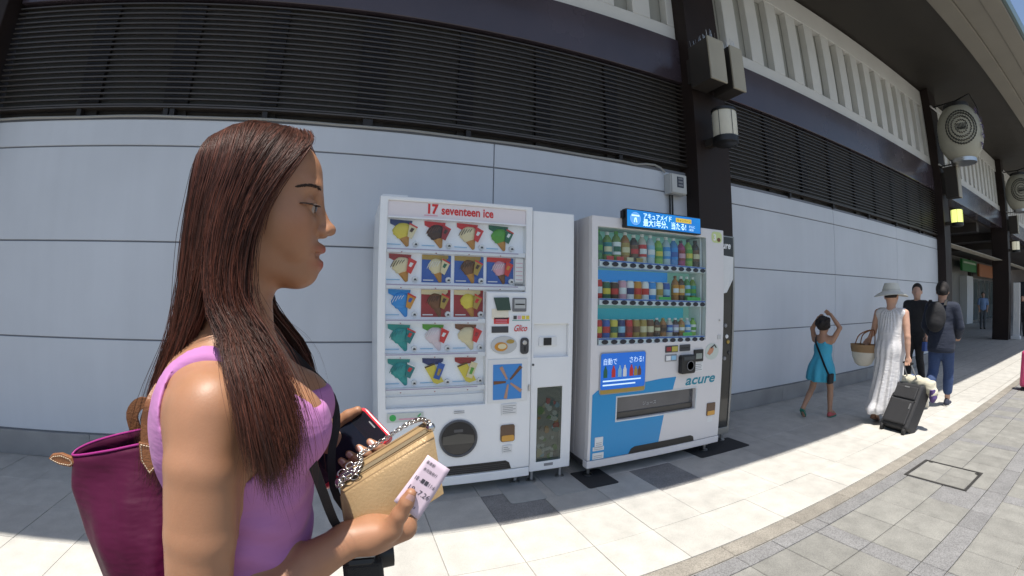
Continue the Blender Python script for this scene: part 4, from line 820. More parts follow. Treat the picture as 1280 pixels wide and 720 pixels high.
# ================================================================ PEOPLE: smooth body surfaces grown from blended rounded shapes
class Field:
    def __init__(s, lo, hi, res):
        s.lo = np.array(lo, np.float32); s.res = res; s.n = np.ceil((np.array(hi)-s.lo)/res).astype(int)+1
        s.F = np.full(s.n, .2, np.float32)
    def _win(s, lo, hi, pad):
        a = np.clip(np.floor((np.array(lo)-pad-s.lo)/s.res).astype(int), 0, s.n); b = np.clip(np.ceil((np.array(hi)+pad-s.lo)/s.res).astype(int)+1, 0, s.n)
        if np.any(b <= a): return None
        g = [((np.arange(a[i], b[i])*s.res)+s.lo[i]).astype(np.float32) for i in range(3)]
        return (slice(a[0],b[0]), slice(a[1],b[1]), slice(a[2],b[2])), (g[0][:,None,None], g[1][None,:,None], g[2][None,None,:])
    def _mix(s, sl, d, k, cut=False):
        A = s.F[sl]
        if cut:
            d = -d; h = np.clip(.5 - .5*(d-A)/k, 0, 1) if k else (d < A)*1.; s.F[sl] = (A*h + d*(1-h)) + k*h*(1-h) if k else np.maximum(A, d)
        else:
            h = np.clip(.5 + .5*(d-A)/k, 0, 1); s.F[sl] = d*(1-h) + A*h - k*h*(1-h)
    def cone(s, p0, p1, r0, r1, k=.012, flat=None, cut=False):
        p0 = np.array(p0, np.float32); p1 = np.array(p1, np.float32); R = max(r0, r1)
        w = s._win(np.minimum(p0,p1)-R, np.maximum(p0,p1)+R, max(k*1.2, s.res*3))
        if w is None: return s
        sl, (x, y, z) = w; d = p1-p0; L2 = float(d@d)+1e-12
        t = np.clip(((x-p0[0])*d[0]+(y-p0[1])*d[1]+(z-p0[2])*d[2])/L2, 0, 1)
        ex, ey, ez = x-(p0[0]+d[0]*t), y-(p0[1]+d[1]*t), z-(p0[2]+d[2]*t)
        if flat is not None:   # flatten along a direction: flat=(vector, factor>1)
            n = np.array(flat[0], np.float32); n /= np.linalg.norm(n); q = ex*n[0]+ey*n[1]+ez*n[2]; f = flat[1]-1
            dist = np.sqrt((ex+n[0]*q*f)**2+(ey+n[1]*q*f)**2+(ez+n[2]*q*f)**2)
        else: dist = np.sqrt(ex*ex+ey*ey+ez*ez)
        s._mix(sl, dist-(r0+(r1-r0)*t), k, cut); return s
    def chain(s, pts, rs, k=.012, **kw):
        # one limb: the nearest of its tapered segments, blended into the body once so that joints do not swell
        P_ = np.array(pts, np.float32); R_ = np.array(rs, np.float32); w = s._win((P_-R_[:,None]).min(0), (P_+R_[:,None]).max(0), max(k*1.2, s.res*3))
        if w is None: return s
        sl, (x, y, z) = w; best = None; kk = .004
        for i in range(len(P_)-1):
            a, d = P_[i], P_[i+1]-P_[i]; t = np.clip(((x-a[0])*d[0]+(y-a[1])*d[1]+(z-a[2])*d[2])/(float(d@d)+1e-12), 0, 1)
            q = np.sqrt((x-a[0]-d[0]*t)**2+(y-a[1]-d[1]*t)**2+(z-a[2]-d[2]*t)**2)-(R_[i]+(R_[i+1]-R_[i])*t)
            if best is None: best = q
            else: h = np.clip(.5+.5*(q-best)/kk, 0, 1); best = q*(1-h)+best*h-kk*h*(1-h)
        s._mix(sl, best.astype(np.float32), k); return s
    def ell(s, c, r, k=.015, rot=None, cut=False):
        c = np.array(c, np.float32); r = np.array(r, np.float32); R = r if rot is None else np.full(3, r.max())
        w = s._win(c-R, c+R, max(k*1.2, s.res*3))
        if w is None: return s
        sl, (x, y, z) = w; x, y, z = x-c[0], y-c[1], z-c[2]
        if rot is not None:
            M = np.array(rot, np.float32); x, y, z = x*M[0,0]+y*M[0,1]+z*M[0,2], x*M[1,0]+y*M[1,1]+z*M[1,2], x*M[2,0]+y*M[2,1]+z*M[2,2]
        k0 = np.sqrt((x/r[0])**2+(y/r[1])**2+(z/r[2])**2); k1 = np.sqrt((x/r[0]**2)**2+(y/r[1]**2)**2+(z/r[2]**2)**2)
        d = np.where(k1 > 1e-6, k0*(k0-1)/np.maximum(k1, 1e-6), -r.min()); s._mix(sl, d.astype(np.float32), k, cut); return s
    def cut_where(s, fn, k=0.):
        """fn(x,y,z) > 0 is removed (signed distance-like)"""
        g = [((np.arange(s.n[i])*s.res)+s.lo[i]).astype(np.float32) for i in range(3)]
        d = fn(g[0][:,None,None], g[1][None,:,None], g[2][None,None,:]).astype(np.float32)
        s.F = np.maximum(s.F, np.broadcast_to(d, s.F.shape)).astype(np.float32); return s
    def mesh(s):
        F = s.F; S = F < 0; n = F.shape
        c = [S[i:n[0]-1+i, j:n[1]-1+j, k:n[2]-1+k] for i in (0,1) for j in (0,1) for k in (0,1)]
        anyb = c[0].copy(); allb = c[0].copy()
        for q in c[1:]: anyb |= q; allb &= q
        act = anyb & ~allb; I = np.argwhere(act); ids = np.full(act.shape, -1, np.int32); ids[act] = np.arange(len(I))
        cv = {}; 
        for i in (0,1):
            for j in (0,1):
                for k in (0,1): cv[i,j,k] = F[I[:,0]+i, I[:,1]+j, I[:,2]+k]
        acc = np.zeros((len(I),3), np.float32); cnt = np.zeros(len(I), np.float32)
        for a in cv:
            for ax_ in range(3):
                if a[ax_]: continue
                b = list(a); b[ax_] = 1; b = tuple(b); fa, fb = cv[a], cv[b]; cr = (fa < 0) != (fb < 0)
                t = np.where(cr, fa/np.where(cr, fa-fb, 1), 0); p = np.tile(np.array(a, np.float32), (len(I),1)); p[:,ax_] = t; acc += p*cr[:,None]; cnt += cr
        V = (I + acc/np.maximum(cnt,1)[:,None])*s.res + s.lo; Q = []
        for ax_ in range(3):
            u, v = [(1,2),(2,0),(0,1)][ax_]; sl0 = [slice(None)]*3; sl1 = [slice(None)]*3; sl0[ax_] = slice(0,-1); sl1[ax_] = slice(1,None)
            ch = S[tuple(sl0)] != S[tuple(sl1)]; E = np.argwhere(ch); E = E[(E[:,u] > 0) & (E[:,v] > 0) & (E[:,u] < n[u]-1) & (E[:,v] < n[v]-1)]
            def cell(du, dv):
                e = E.copy(); e[:,u] -= du; e[:,v] -= dv; return ids[e[:,0], e[:,1], e[:,2]]
            q = np.stack([cell(1,1), cell(0,1), cell(0,0), cell(1,0)], 1); ins = S[tuple(E.T)]; q[~ins] = q[~ins][:, ::-1]; Q.append(q)
        Q = np.concatenate(Q); Q = Q[(Q >= 0).all(1)]; return V, Q
def relax(V, Q, it=2, lam=.5):
    e = np.concatenate([Q[:,[0,1]], Q[:,[1,2]], Q[:,[2,3]], Q[:,[3,0]]]); a = np.concatenate([e[:,0], e[:,1]]); b = np.concatenate([e[:,1], e[:,0]]); n = len(V)
    for _ in range(it):
        cnt = np.bincount(a, minlength=n)
        m = np.stack([np.bincount(a, V[b,i], n) for i in range(3)], 1)/np.maximum(cnt,1)[:,None]; V = V + (m-V)*lam
    return V
def skin_mat(name, col, rough=.48, sss=.12):
    m = mat(name, col, rough, noise=(28,.08,8), bump=(380,.035), sss=sss); N = m.node_tree.nodes; Lk = m.node_tree.links; b = N['Principled BSDF']
    at = N.new('ShaderNodeAttribute'); at.attribute_name = 'tint'; src = b.inputs['Base Color'].links[0].from_socket
    mx = N.new('ShaderNodeMix'); mx.data_type = 'RGBA'; mx.blend_type = 'MULTIPLY'; mx.inputs['Factor'].default_value = 1; Lk.new(src, mx.inputs['A']); Lk.new(at.outputs['Color'], mx.inputs['B']); Lk.new(mx.outputs['Result'], b.inputs['Base Color'])
    return m
def set_tint(o, rgb):
    a = o.data.color_attributes.new('tint', 'FLOAT_COLOR', 'POINT'); d = np.ones((len(o.data.vertices),4), np.float32); d[:,:3] = rgb; a.data.foreach_set('color', d.ravel())
def verts_world(o):
    v = np.empty(len(o.data.vertices)*3, np.float32); o.data.vertices.foreach_get('co', v); return v.reshape(-1,3) + np.array(base_of(o))
def strands(paths, radius, sides=3):
    """paths (N,T,3), radius (N,T) -> tube mesh arrays"""
    N_, T, _ = paths.shape; t = np.gradient(paths, axis=1); t /= np.linalg.norm(t, axis=2, keepdims=True)+1e-9
    ref = np.array([.3,.9,.25]); u = np.cross(t, ref); u /= np.linalg.norm(u, axis=2, keepdims=True)+1e-9; w = np.cross(t, u)
    ring = [paths + (u*math.cos(a)+w*math.sin(a))*radius[...,None] for a in np.arange(sides)*2*math.pi/sides]
    V = np.stack(ring, 2).reshape(-1,3); base = (np.arange(N_)[:,None]*T + np.arange(T-1)[None,:])*sides
    Q = np.concatenate([np.stack([base+k, base+(k+1) % sides, base+(k+1) % sides+sides, base+k+sides], -1).reshape(-1,4) for k in range(sides)]); return V, Q
def spline(P, T):
    """resample control polyline(s) (...,K,3) to T points, Catmull-Rom"""
    P = np.asarray(P, float); K = P.shape[-2]; x = np.linspace(0, K-1, T); i = np.clip(np.floor(x).astype(int), 0, K-2); f = (x-i)[:,None]
    g = lambda j: P[..., np.clip(j, 0, K-1), :]
    p0, p1, p2, p3 = g(i-1), g(i), g(i+1), g(i+2)
    return .5*((2*p1)+(-p0+p2)*f+(2*p0-5*p1+4*p2-p3)*f*f+(-p0+3*p1-3*p2+p3)*f**3)

# ---------------------------------------------------------------- the woman in the foreground
M_skin = skin_mat('skin', (.365,.180,.098))
wom = thing('person', 'young woman in a pink tank top with long brown hair, side view', 'person', (-.17, .62, 0))
HA = rad(5); HF = np.array([math.cos(HA), math.sin(HA), 0]); HL = np.array([-math.sin(HA), math.cos(HA), 0]); HC = np.array([-.14, .62, 0])
def Hd(f_, l_, z_): return HC + HF*f_ + HL*l_ + np.array([0,0,z_])
HROT = [HF, HL, (0,0,1)]
fb = Field((-.36, .36, .80), (.16, .93, 1.60), .0025)
def hell(f_, l_, z_, r, k=.012, cut=False): fb.ell(Hd(f_,l_,z_), r, k, HROT, cut)
# skull and face
hell(-.002, 0, 1.487, (.080,.070,.083), .01)
hell(.034, 0, 1.510, (.0555,.057,.048), .03)
hell(.030, 0, 1.445, (.058,.053,.066), .03)
for s_ in (-1, 1):
    fb.cone(Hd(-.016, .044*s_, 1.408), Hd(.056, .014*s_, 1.375), .014, .013, .035)
    hell(.048, .036*s_, 1.436, (.028,.022,.024), .03)
    hell(.074, .024*s_, 1.488, (.014,.022,.008), .018)          # brow
hell(.071, 0, 1.374, (.0175,.018,.0145), .020)
hell(.069, 0, 1.400, (.025,.030,.024), .02)
for s_ in (-1, 1): hell(.088, .031*s_, 1.4655, (.017,.017,.0100), .012, True)   # eye sockets
fb.cone(Hd(.083, 0, 1.478), Hd(.100, 0, 1.441), .0065, .0088, .014)         # nose bridge and tip
hell(.105, 0, 1.437, (.0095,.0095,.0085), .006)
for s_ in (-1, 1): hell(.095, .0115*s_, 1.4325, (.0095,.0070,.0072), .005)
for s_ in (-1, 1): fb.ell(Hd(.100, .0065*s_, 1.4255), (.0045,.003,.003), .002, HROT, True)
for s_ in (-1, 1):
    for P0, P1, r0, r1 in (((.0938,0,1.4095),(.0895,.012,1.4070),.0058,.0050), ((.0895,.012,1.4070),(.0815,.0225,1.4055),.0050,.0036)): fb.cone(Hd(P0[0],P0[1]*s_,P0[2]), Hd(P1[0],P1[1]*s_,P1[2]), r0, r1, .007)
    for P0, P1, r0, r1 in (((.0895,0,1.3885),(.0855,.011,1.3885),.0068,.0060), ((.0855,.011,1.3885),(.0800,.0215,1.3985),.0060,.0036)): fb.cone(Hd(P0[0],P0[1]*s_,P0[2]), Hd(P1[0],P1[1]*s_,P1[2]), r0, r1, .007)
for s_ in (-1, 1):
    for P0, P1, r0, r1 in (((.0975,0,1.3992),(.0930,.012,1.3995),.0046,.0046), ((.0930,.012,1.3995),(.0860,.0200,1.4010),.0046,.0036), ((.0860,.0200,1.4010),(.0795,.0270,1.4040),.0036,.0018)): fb.cone(Hd(P0[0],P0[1]*s_,P0[2]), Hd(P1[0],P1[1]*s_,P1[2]), r0, r1, .0015, cut=True)   # parted, smiling lips
    hell(.060, .035*s_, 1.414, (.015,.010,.017), .014)                                         # smiling cheek
    hell(.0735, .0315*s_, 1.4645, (.0125,.0145,.0112), .003)                                   # closed lids
    fb.cone(Hd(.0905, .018*s_, 1.4622), Hd(.0790, .047*s_, 1.4612), .0027, .0014, .001, cut=True)
# neck and trunk
def trunk(F):
    F.cone(Hd(-.022, 0, 1.400), (-.158,.62,1.270), .048, .052, .03)
    for s_ in (-1, 1):
        F.cone((-.170,.62+.016*s_,1.298), (-.170,.62+.115*s_,1.216), .033, .028, .022)
        F.cone((-.128,.62+.03*s_,1.255), (-.145,.62+.13*s_,1.236), .019, .020, .025)
    F.cone((-.166,.512,1.212), (-.166,.728,1.212), .047, .047, .03)
    F.ell((-.150,.62,1.155), (.092,.135,.135), .03); F.ell((-.196,.62,1.175), (.068,.128,.115), .03)
    for s_ in (-1, 1): F.ell((-.088,.62+.057*s_,1.183), (.056,.056,.055), .025)
    F.ell((-.162,.62,1.03), (.088,.122,.15), .04); F.ell((-.172,.62,.86), (.112,.160,.13), .04)
trunk(fb)
# right (near) arm
fb.chain([(-.158,.490,1.216), (-.166,.474,1.165), (-.1745,.463,1.09), (-.198,.455,.955)], [.0405,.0405,.0390,.0345], .022)
fb.chain([(-.198,.455,.955), (-.135,.500,.970), (-.075,.548,.992), (-.018,.583,1.006)], [.0345,.0345,.0295,.0230], .012)
# right hand: palm under the purse, thumb on the ticket, fingers behind the purse
fb.cone((-.018,.583,1.008), (.020,.592,1.008), .024, .026, .012)
fb.cone((.015,.590,1.008), (.062,.605,1.008), .027, .022, .012); fb.cone((.030,.615,1.002), (.075,.635,1.006), .017, .015, .014)
fb.cone((.010,.578,1.010), (.044,.568,1.026), .020, .0145, .014)
fb.chain([(.040,.569,1.024), (.0545,.560,1.052), (.0640,.5555,1.072), (.0700,.5545,1.0845)], [.0140,.0112,.0098,.0078], .006)
for k_, (bx_, bz_) in enumerate(((.078,1.012),(.066,1.004),(.053,.997),(.040,.992))):
    dx = .004*k_; fb.chain([(bx_-.02,.622,bz_), (bx_+.012,.652,bz_+.008-.001*k_), (bx_+.016-dx,.680,bz_+.030), (bx_+.004-dx,.688,bz_+.052-.006*k_), (bx_-.006-dx,.686,bz_+.068-.009*k_)], [.0120,.0105,.0096,.0088,.0070], .004)
# left (far) arm and the hand round the phone
fb.chain([(-.162,.756,1.226), (-.172,.790,1.17), (-.205,.818,1.07), (-.225,.828,1.005)], [.0475,.0445,.041,.036], .018)
fb.chain([(-.225,.828,1.005), (-.165,.815,1.045), (-.115,.795,1.085), (-.066,.777,1.116)], [.036,.036,.030,.0225], .018)
PTL = np.array((.0154,.785,1.1428)); PTR = np.array((.0489,.745,1.1122)); PE = np.array((-.1115,.004,-.0830)); PS = PTR-PTL   # phone corner, corner, long and short edge
pl = PE/np.linalg.norm(PE); pshort = PS/np.linalg.norm(PS); pn = np.cross(pl, pshort); pn = pn/np.linalg.norm(pn)
if pn[1] > 0: pn = -pn                                             # towards the viewer
ph = lambda a, b, c=0: PTL + pl*a + pshort*b + pn*c                # a along, b across, c above the screen
fb.cone((-.066,.777,1.116), ph(.085,.000,-.016), .0235, .026, .012)
fb.cone(ph(.085,.005,-.018), ph(.050,.022,-.020), .024, .019, .014); fb.cone(ph(.095,.03,-.020), ph(.055,.045,-.020), .020, .016, .014)
fb.chain([ph(.090,-.006,-.008), ph(.055,-.010,.000), ph(.025,-.006,.004), ph(.006,-.001,.006)], [.0165,.0120,.0100,.0078], .006)
for k_, (a_, cl) in enumerate(((.022,.0), (.043,.004), (.063,.006), (.081,.004))):
    fb.chain([ph(a_+.004,.030,-.019), ph(a_,.066,-.017), ph(a_,.0835,-.006), ph(a_+.002,.0815-cl,.008), ph(a_+.005,.066-cl,.0115)], [.0115,.0102,.0094,.0086,.0068], .004)
V, Q = fb.mesh(); V = relax(V, Q, 2, .45)
body = quad_mesh('body', V, Q, M_skin, wom)
lv = (V-HC); f_, l_, z_ = lv@HF, lv@HL, V[:,2]
lip = np.exp(-(((z_-1.408)/.0052)**2)-((l_/.018)**2)*.7)*(f_ > .078) + np.exp(-(((z_-1.3885)/.0065)**2)-((l_/.017)**2)*.7)*(f_ > .076); lip = np.clip(lip*1.25, 0, 1)[:,None]
chk = np.exp(-(((f_-.065)/.022)**2)-((z_-1.432)/.020)**2)[:,None]*.5*(z_ > 1.38)[:,None]
tint = np.ones((len(V),3)); tint = tint*(1-lip) + np.array((1.0,.50,.52))*lip; tint = tint*(1-chk) + np.array((1.06,.88,.84))*chk
set_tint(body, tint)
# eyes, lashes, brows
M_eye = mat('eye_white', (.30,.25,.23), .2); M_iris = mat('iris', (.03,.015,.01), .1, coat=.5); M_brow = mat('brow_hair', (.045,.024,.017), .7)
for s_ in (-1, 1):
    c = Hd(.0748, .0315*s_, 1.4625); ey = MB(); ey.lathe((0,0,0), [(.0115*math.sin(q), -.0115*math.cos(q)) for q in np.linspace(.01, math.pi-.01, 14)], 20, 'X'); ey.v = [tuple(c + HF*v[0] + HL*v[1] + np.array((0,0,v[2]))) for v in ey.v]
    e = ey.build('eye', M_eye, wom, smooth=180)
    ir = MB().lathe((0,0,0), [(.0115*math.sin(q)*1.03, .0115*math.cos(q)*1.03) for q in np.linspace(.72, .01, 8)], 16, 'X'); ir.v = [tuple(c + HF*v[0] + HL*v[1] + np.array((0,0,v[2]-.001))) for v in ir.v]; ir.build('iris', M_iris, e, smooth=180)
    def on_face(f0, z0):
        ok = (np.abs(f_-f0) < .0028) & (np.abs(z_-z0) < .0028) & (l_*s_ > 0); l0 = (l_[ok]*s_).max() if ok.any() else .03; return Hd(f0, l0*s_, z0)
    P_ = []; R_ = []
    for q in range(34):   # lash line along the narrow eye
        u = q/33; p = on_face(.0875-.0235*u, 1.4628+.0012*math.sin(u*3)-.0012*u); P_.append([p-HL*.0005*s_, p + HL*.0012*s_ + HF*.0012, p + HL*.0022*s_ + HF*.0040 + np.array((0,0,-.0008))]); R_.append([.0014-.0006*u,.0011-.0005*u,.0003])
    Vv, Qq = strands(np.array(P_), np.array(R_)); quad_mesh('eyelash', Vv, Qq, M_brow, e)
    P_ = []; R_ = []; rb_ = np.random.default_rng(5)
    for q in range(150):
        u = rb_.random(); p = on_face(.0900-.0300*u, 1.4840 + .0042*math.sin(.5+u*2.3) - .0030*u + rb_.uniform(-.0024,.0024)*(1-.65*u)); P_.append([p-HL*.0006*s_, p + HL*.0010*s_ - HF*.0022 + np.array((0,0,.0004)), p + HL*.0008*s_ - HF*.0052 + np.array((0,0,-.0002-.0006*u))]); R_.append([.00048,.0004,.00018])
    Vv, Qq = strands(np.array(P_), np.array(R_)); quad_mesh('eyebrow', Vv, Qq, M_brow, wom)
# finger and thumb nails that show
M_nail = mat('nail', (.52,.30,.26), .25, coat=.3)
def nail(c, d, n_, w=.0058, l=.0072):
    d = np.array(d)/np.linalg.norm(d); n_ = np.array(n_, float); n_ -= d*(n_@d); n_ /= np.linalg.norm(n_); s2 = np.cross(d, n_); vs = []; fs = []
    for j in range(6):
        for i in range(7):
            u, v = i/3-1, j/5*2-1; ww = w*(1-.25*max(0, v)**3 - .1*max(0, -v)**3); vs.append(np.array(c) + s2*u*ww + d*v*l*(1-.12*u*u) + n_*(.0016*(1-u*u)-.0010))
    for j in range(5):
        for i in range(6): a = j*7+i; fs.append((a, a+1, a+8, a+7))
    quad_mesh('nail', vs, fs, M_nail, wom)
nail((.0672,.5468,1.0800), (.006,-.001,.0125), (0,-1,.25))
for a_, cl in ((.022,.0), (.043,.004), (.063,.006), (.081,.004)): nail(ph(a_+.004,.0705-cl,.0182), -pshort, pn, .0046, .0055)
# teeth glimpse
tb = MB()
for k_ in range(-4, 5):
    c = Hd(.0880-.0013*abs(k_)**1.4, .0045*k_, 1.4018); tb.obox(c, HF*.003, HL*.0021, (0,0,.0032))
tb.build('teeth', mat('teeth', (.70,.66,.58), .3), wom, bevel=.0008)

# hair: strands between guide curves, over a base layer
GS = np.array([0,.3,.55,.7,.85,1.0])
GD = np.array([
 [(-.096,.618,1.582),(-.077,.602,1.571),(-.066,.576,1.546),(-.090,.552,1.504),(-.117,.544,1.445),(-.126,.542,1.392),(-.127,.540,1.340),(-.098,.520,1.300),(-.070,.500,1.262),(-.053,.494,1.215),(-.048,.492,1.178),(-.048,.490,1.160)],
 [(-.104,.616,1.584),(-.106,.572,1.566),(-.124,.544,1.515),(-.140,.534,1.455),(-.149,.531,1.395),(-.152,.527,1.335),(-.136,.505,1.298),(-.110,.482,1.268),(-.092,.462,1.230),(-.084,.456,1.195),(-.081,.455,1.170),(-.080,.455,1.155)],
 [(-.142,.615,1.588),(-.146,.568,1.570),(-.160,.538,1.515),(-.172,.529,1.455),(-.178,.527,1.395),(-.176,.521,1.340),(-.160,.497,1.308),(-.136,.470,1.285),(-.118,.446,1.250),(-.109,.438,1.210),(-.104,.437,1.180),(-.103,.437,1.165)],
 [(-.176,.614,1.584),(-.184,.570,1.560),(-.200,.549,1.505),(-.210,.546,1.445),(-.214,.551,1.385),(-.218,.556,1.335),(-.230,.560,1.290),(-.243,.565,1.250),(-.255,.570,1.205),(-.262,.570,1.160),(-.265,.570,1.120),(-.266,.570,1.10)],
 [(-.203,.616,1.570),(-.217,.581,1.540),(-.228,.571,1.485),(-.231,.576,1.425),(-.232,.581,1.365),(-.238,.586,1.315),(-.250,.591,1.268),(-.266,.596,1.222),(-.278,.600,1.175),(-.284,.600,1.13),(-.286,.600,1.09),(-.286,.6,1.07)],
 [(-.214,.620,1.560),(-.230,.616,1.530),(-.237,.620,1.475),(-.238,.620,1.425),(-.239,.620,1.365),(-.247,.620,1.315),(-.262,.620,1.268),(-.279,.620,1.222),(-.290,.620,1.175),(-.295,.620,1.13),(-.296,.620,1.09),(-.296,.62,1.07)]])
# the back and side locks hug the head: pull the fullness in and the crown down
GD[3:6,1:,0] += np.array([.032,.022,.010])[:,None]*np.array([.5,1,1,1,1,1,.8,.5,.3,.2,.2])[None,:]
GD[2,2:7,0] += .016; GD[2,6:,0] += np.array([.012,.014,.014,.012,.010,.008]); GD[1,7:,0] += np.array([.0,-.002,-.003,-.004,-.005]); GD[0,7:,0] -= np.array([.004,.010,.016,.020,.022]); GD[:,:2,2] -= .007
def hair_at(s_, T, snap):
    """curves at guide positions s_ (N,), lower part drawn to the front or back lock"""
    K = GD.shape[1]; t = np.linspace(0,1,K); sm = np.clip((t-.36)/.2, 0, 1); sm = sm*sm*(3-2*sm)
    S_ = s_[:,None]*(1-sm)[None,:] + snap[:,None]*sm[None,:]
    idx = np.clip(np.searchsorted(GS, S_, 'right')-1, 0, len(GS)-2); fr = ((S_-GS[idx])/(GS[idx+1]-GS[idx]))[...,None]; kk = np.arange(K)[None,:]
    return spline(GD[idx, kk]*(1-fr) + GD[idx+1, kk]*fr, T)
rh = np.random.default_rng(11)
def lock(N_, T, s0, s1, thick, wav, lenr, rmax):
    s_ = rh.uniform(s0, s1, N_); snap = np.where(s_ < .625, np.minimum(s_, .55), np.maximum(s_, .70)); gap = (s_ > .5) & (s_ < .625); snap = np.where(gap, rh.uniform(.2,.55,N_), snap); gap = (s_ >= .625) & (s_ < .72); snap = np.where(gap, rh.uniform(.7,.95,N_), snap)
    P = hair_at(s_, T, snap); t = np.linspace(0,1,T)[None,:,None]
    ctr = np.array((-.145,.62,0)); out = P-ctr; out[...,2] = 0; out /= np.linalg.norm(out, axis=2, keepdims=True)+1e-6; out[:,:3,2] += .3
    off = rh.random((N_,1,1)); P = P + out*(off-.5)*thick*(.35+np.minimum(t*2.2,1))
    tang = np.gradient(P, axis=1); clump = rh.normal(0,1,(40,1,3))[rh.integers(0,40,N_)]
    P = P + np.array((.0028,.002,.0))*np.sin(t*9+s_[:,None,None]*9)*np.minimum(t*1.5,1) + (clump*.0042 + rh.normal(0,.0022,(N_,1,3)))*t**1.2*wav + .0012*wav*np.sin(t*rh.uniform(6,15,(N_,1,1))+rh.uniform(0,6,(N_,1,1)))*rh.normal(0,1,(N_,1,3))*t
    wd = (rh.random((N_,1,1)) < .18)*rh.normal(0,.006,(N_,1,3))*np.array((1,.5,.3)); P = P + wd*np.sin(t*rh.uniform(3,7,(N_,1,1))+rh.uniform(0,6,(N_,1,1)))*np.minimum(t*2,1)
    ln = lenr[0] + (lenr[1]-lenr[0])*rh.random(N_)**.6; x = np.linspace(0,1,T); Pn = np.empty_like(P)
    for c_ in range(3):
        xi = x[None,:]*ln[:,None]*(T-1); i0 = np.clip(np.floor(xi).astype(int), 0, T-2); fr = xi-i0; Pn[...,c_] = np.take_along_axis(P[...,c_], i0, 1)*(1-fr) + np.take_along_axis(P[...,c_], i0+1, 1)*fr
    R = rmax*rh.uniform(.6,1.2,(N_,1))*np.clip((1.02-x)*3.2, .10, 1)[None,:]
    return Pn, R
def mirror(P): Pm = P.copy(); Pm[...,1] = 1.24-Pm[...,1]; return Pm
VV, QQ, n0, TN = [], [], 0, []
def addh(P, R, sides=3):
    global n0
    v, q = strands(P, R, sides); VV.append(v); QQ.append(q+n0); n0 += len(v); b_ = rh.random((len(P),1))**2; c_ = .65 + b_*np.array([[1.9,1.35,1.15]]); TN.append(np.repeat(c_, P.shape[1]*sides, 0))
Pn, R = lock(7600, 22, 0, 1, .013, 1.7, (.50,1.0), .00036); addh(Pn, R)
Pn, R = lock(900, 22, 0, .6, .020, 3.2, (.6,1.06), .00028); addh(Pn, R)
Pn, R = lock(2000, 18, 0, 1, .012, 1.0, (.70,1.0), .0007); addh(mirror(Pn), R)
Pn, R = lock(110, 30, 0, 1, .018, 3.2, (.45,1.05), .00022); addh(Pn, R)
Pn, R = lock(60, 24, 0, 1, .022, 6.0, (.45,1.05), .00028); addh(mirror(Pn), R)
# fringe wisps at the temple
wp = []
for q in range(70):
    u = rh.random(); a = np.array([(-.068,.600,1.568),(-.060,.575,1.545),(-.073,.556,1.510),(-.092,.5465,1.475),(-.106,.5425,1.445),(-.112,.5415,1.42)]); wp.append(spline(a + np.array((-.03*u,-.004*u,.004*u)) + rh.normal(0,.0028,(1,3))*np.linspace(.3,1.2,6)[:,None], 18))
addh(np.array(wp), np.full((70,18), .00035))
# base layer under the strands
for mir in (False, True):
    for (s0, s1, snap_lo, snap_hi) in ((0,.62,0,.55), (.60,1.0,.70,1.0)):
        ns = 26; s_ = np.linspace(s0, s1, ns); P = hair_at(s_, 30, np.clip(s_, snap_lo, snap_hi)); ctr = np.array((-.145,.62,0)); out = P-ctr; out[...,2] = 0; out /= np.linalg.norm(out, axis=2, keepdims=True)+1e-6; P = P - out*.0075
        P = P[:, :21]; P[:, 0:2, 2] -= .003
        if mir: P = mirror(P)
        m_ = P.shape[1]; v = P.reshape(-1,3); i, j = np.meshgrid(np.arange(ns-1), np.arange(m_-1), indexing='ij'); b_ = (i*m_+j).ravel(); q = np.stack([b_, b_+1, b_+m_+1, b_+m_], 1); VV.append(v); QQ.append(q+n0); n0 += len(v); TN.append(np.full((len(v),3), .7))
M_hair = mat('hair_brown', (.058,.023,.015), .44, noise=(14,.35,3), spec=.35)
at_ = M_hair.node_tree.nodes.new('ShaderNodeAttribute'); at_.attribute_name = 'tint'; mx_ = M_hair.node_tree.nodes.new('ShaderNodeMix'); mx_.data_type = 'RGBA'; mx_.blend_type = 'MULTIPLY'; mx_.inputs['Factor'].default_value = 1
pb_ = M_hair.node_tree.nodes['Principled BSDF']; M_hair.node_tree.links.new(pb_.inputs['Base Color'].links[0].from_socket, mx_.inputs['A']); M_hair.node_tree.links.new(at_.outputs['Color'], mx_.inputs['B']); M_hair.node_tree.links.new(mx_.outputs['Result'], pb_.inputs['Base Color'])
hair = quad_mesh('hair', np.concatenate(VV), np.concatenate(QQ), M_hair, wom); set_tint(hair, np.concatenate(TN))
# scalp cover where the hair parts
sc = MB().lathe((0,0,0), [(math.sin(q), math.cos(q)) for q in np.linspace(.01, 1.75, 14)], 30); sc.v = [tuple(Hd(-.006 + .0765*v[0], .0705*v[1], 1.486 + .0850*v[2])) for v in sc.v]; sc.f = [f for f in sc.f if max((np.array(sc.v[i])-HC)@HF for i in f) < .052]; sc.mi = [0]*len(sc.f)
so_ = sc.build('scalp_hair', M_hair, wom, smooth=180); set_tint(so_, (.8,.8,.8))
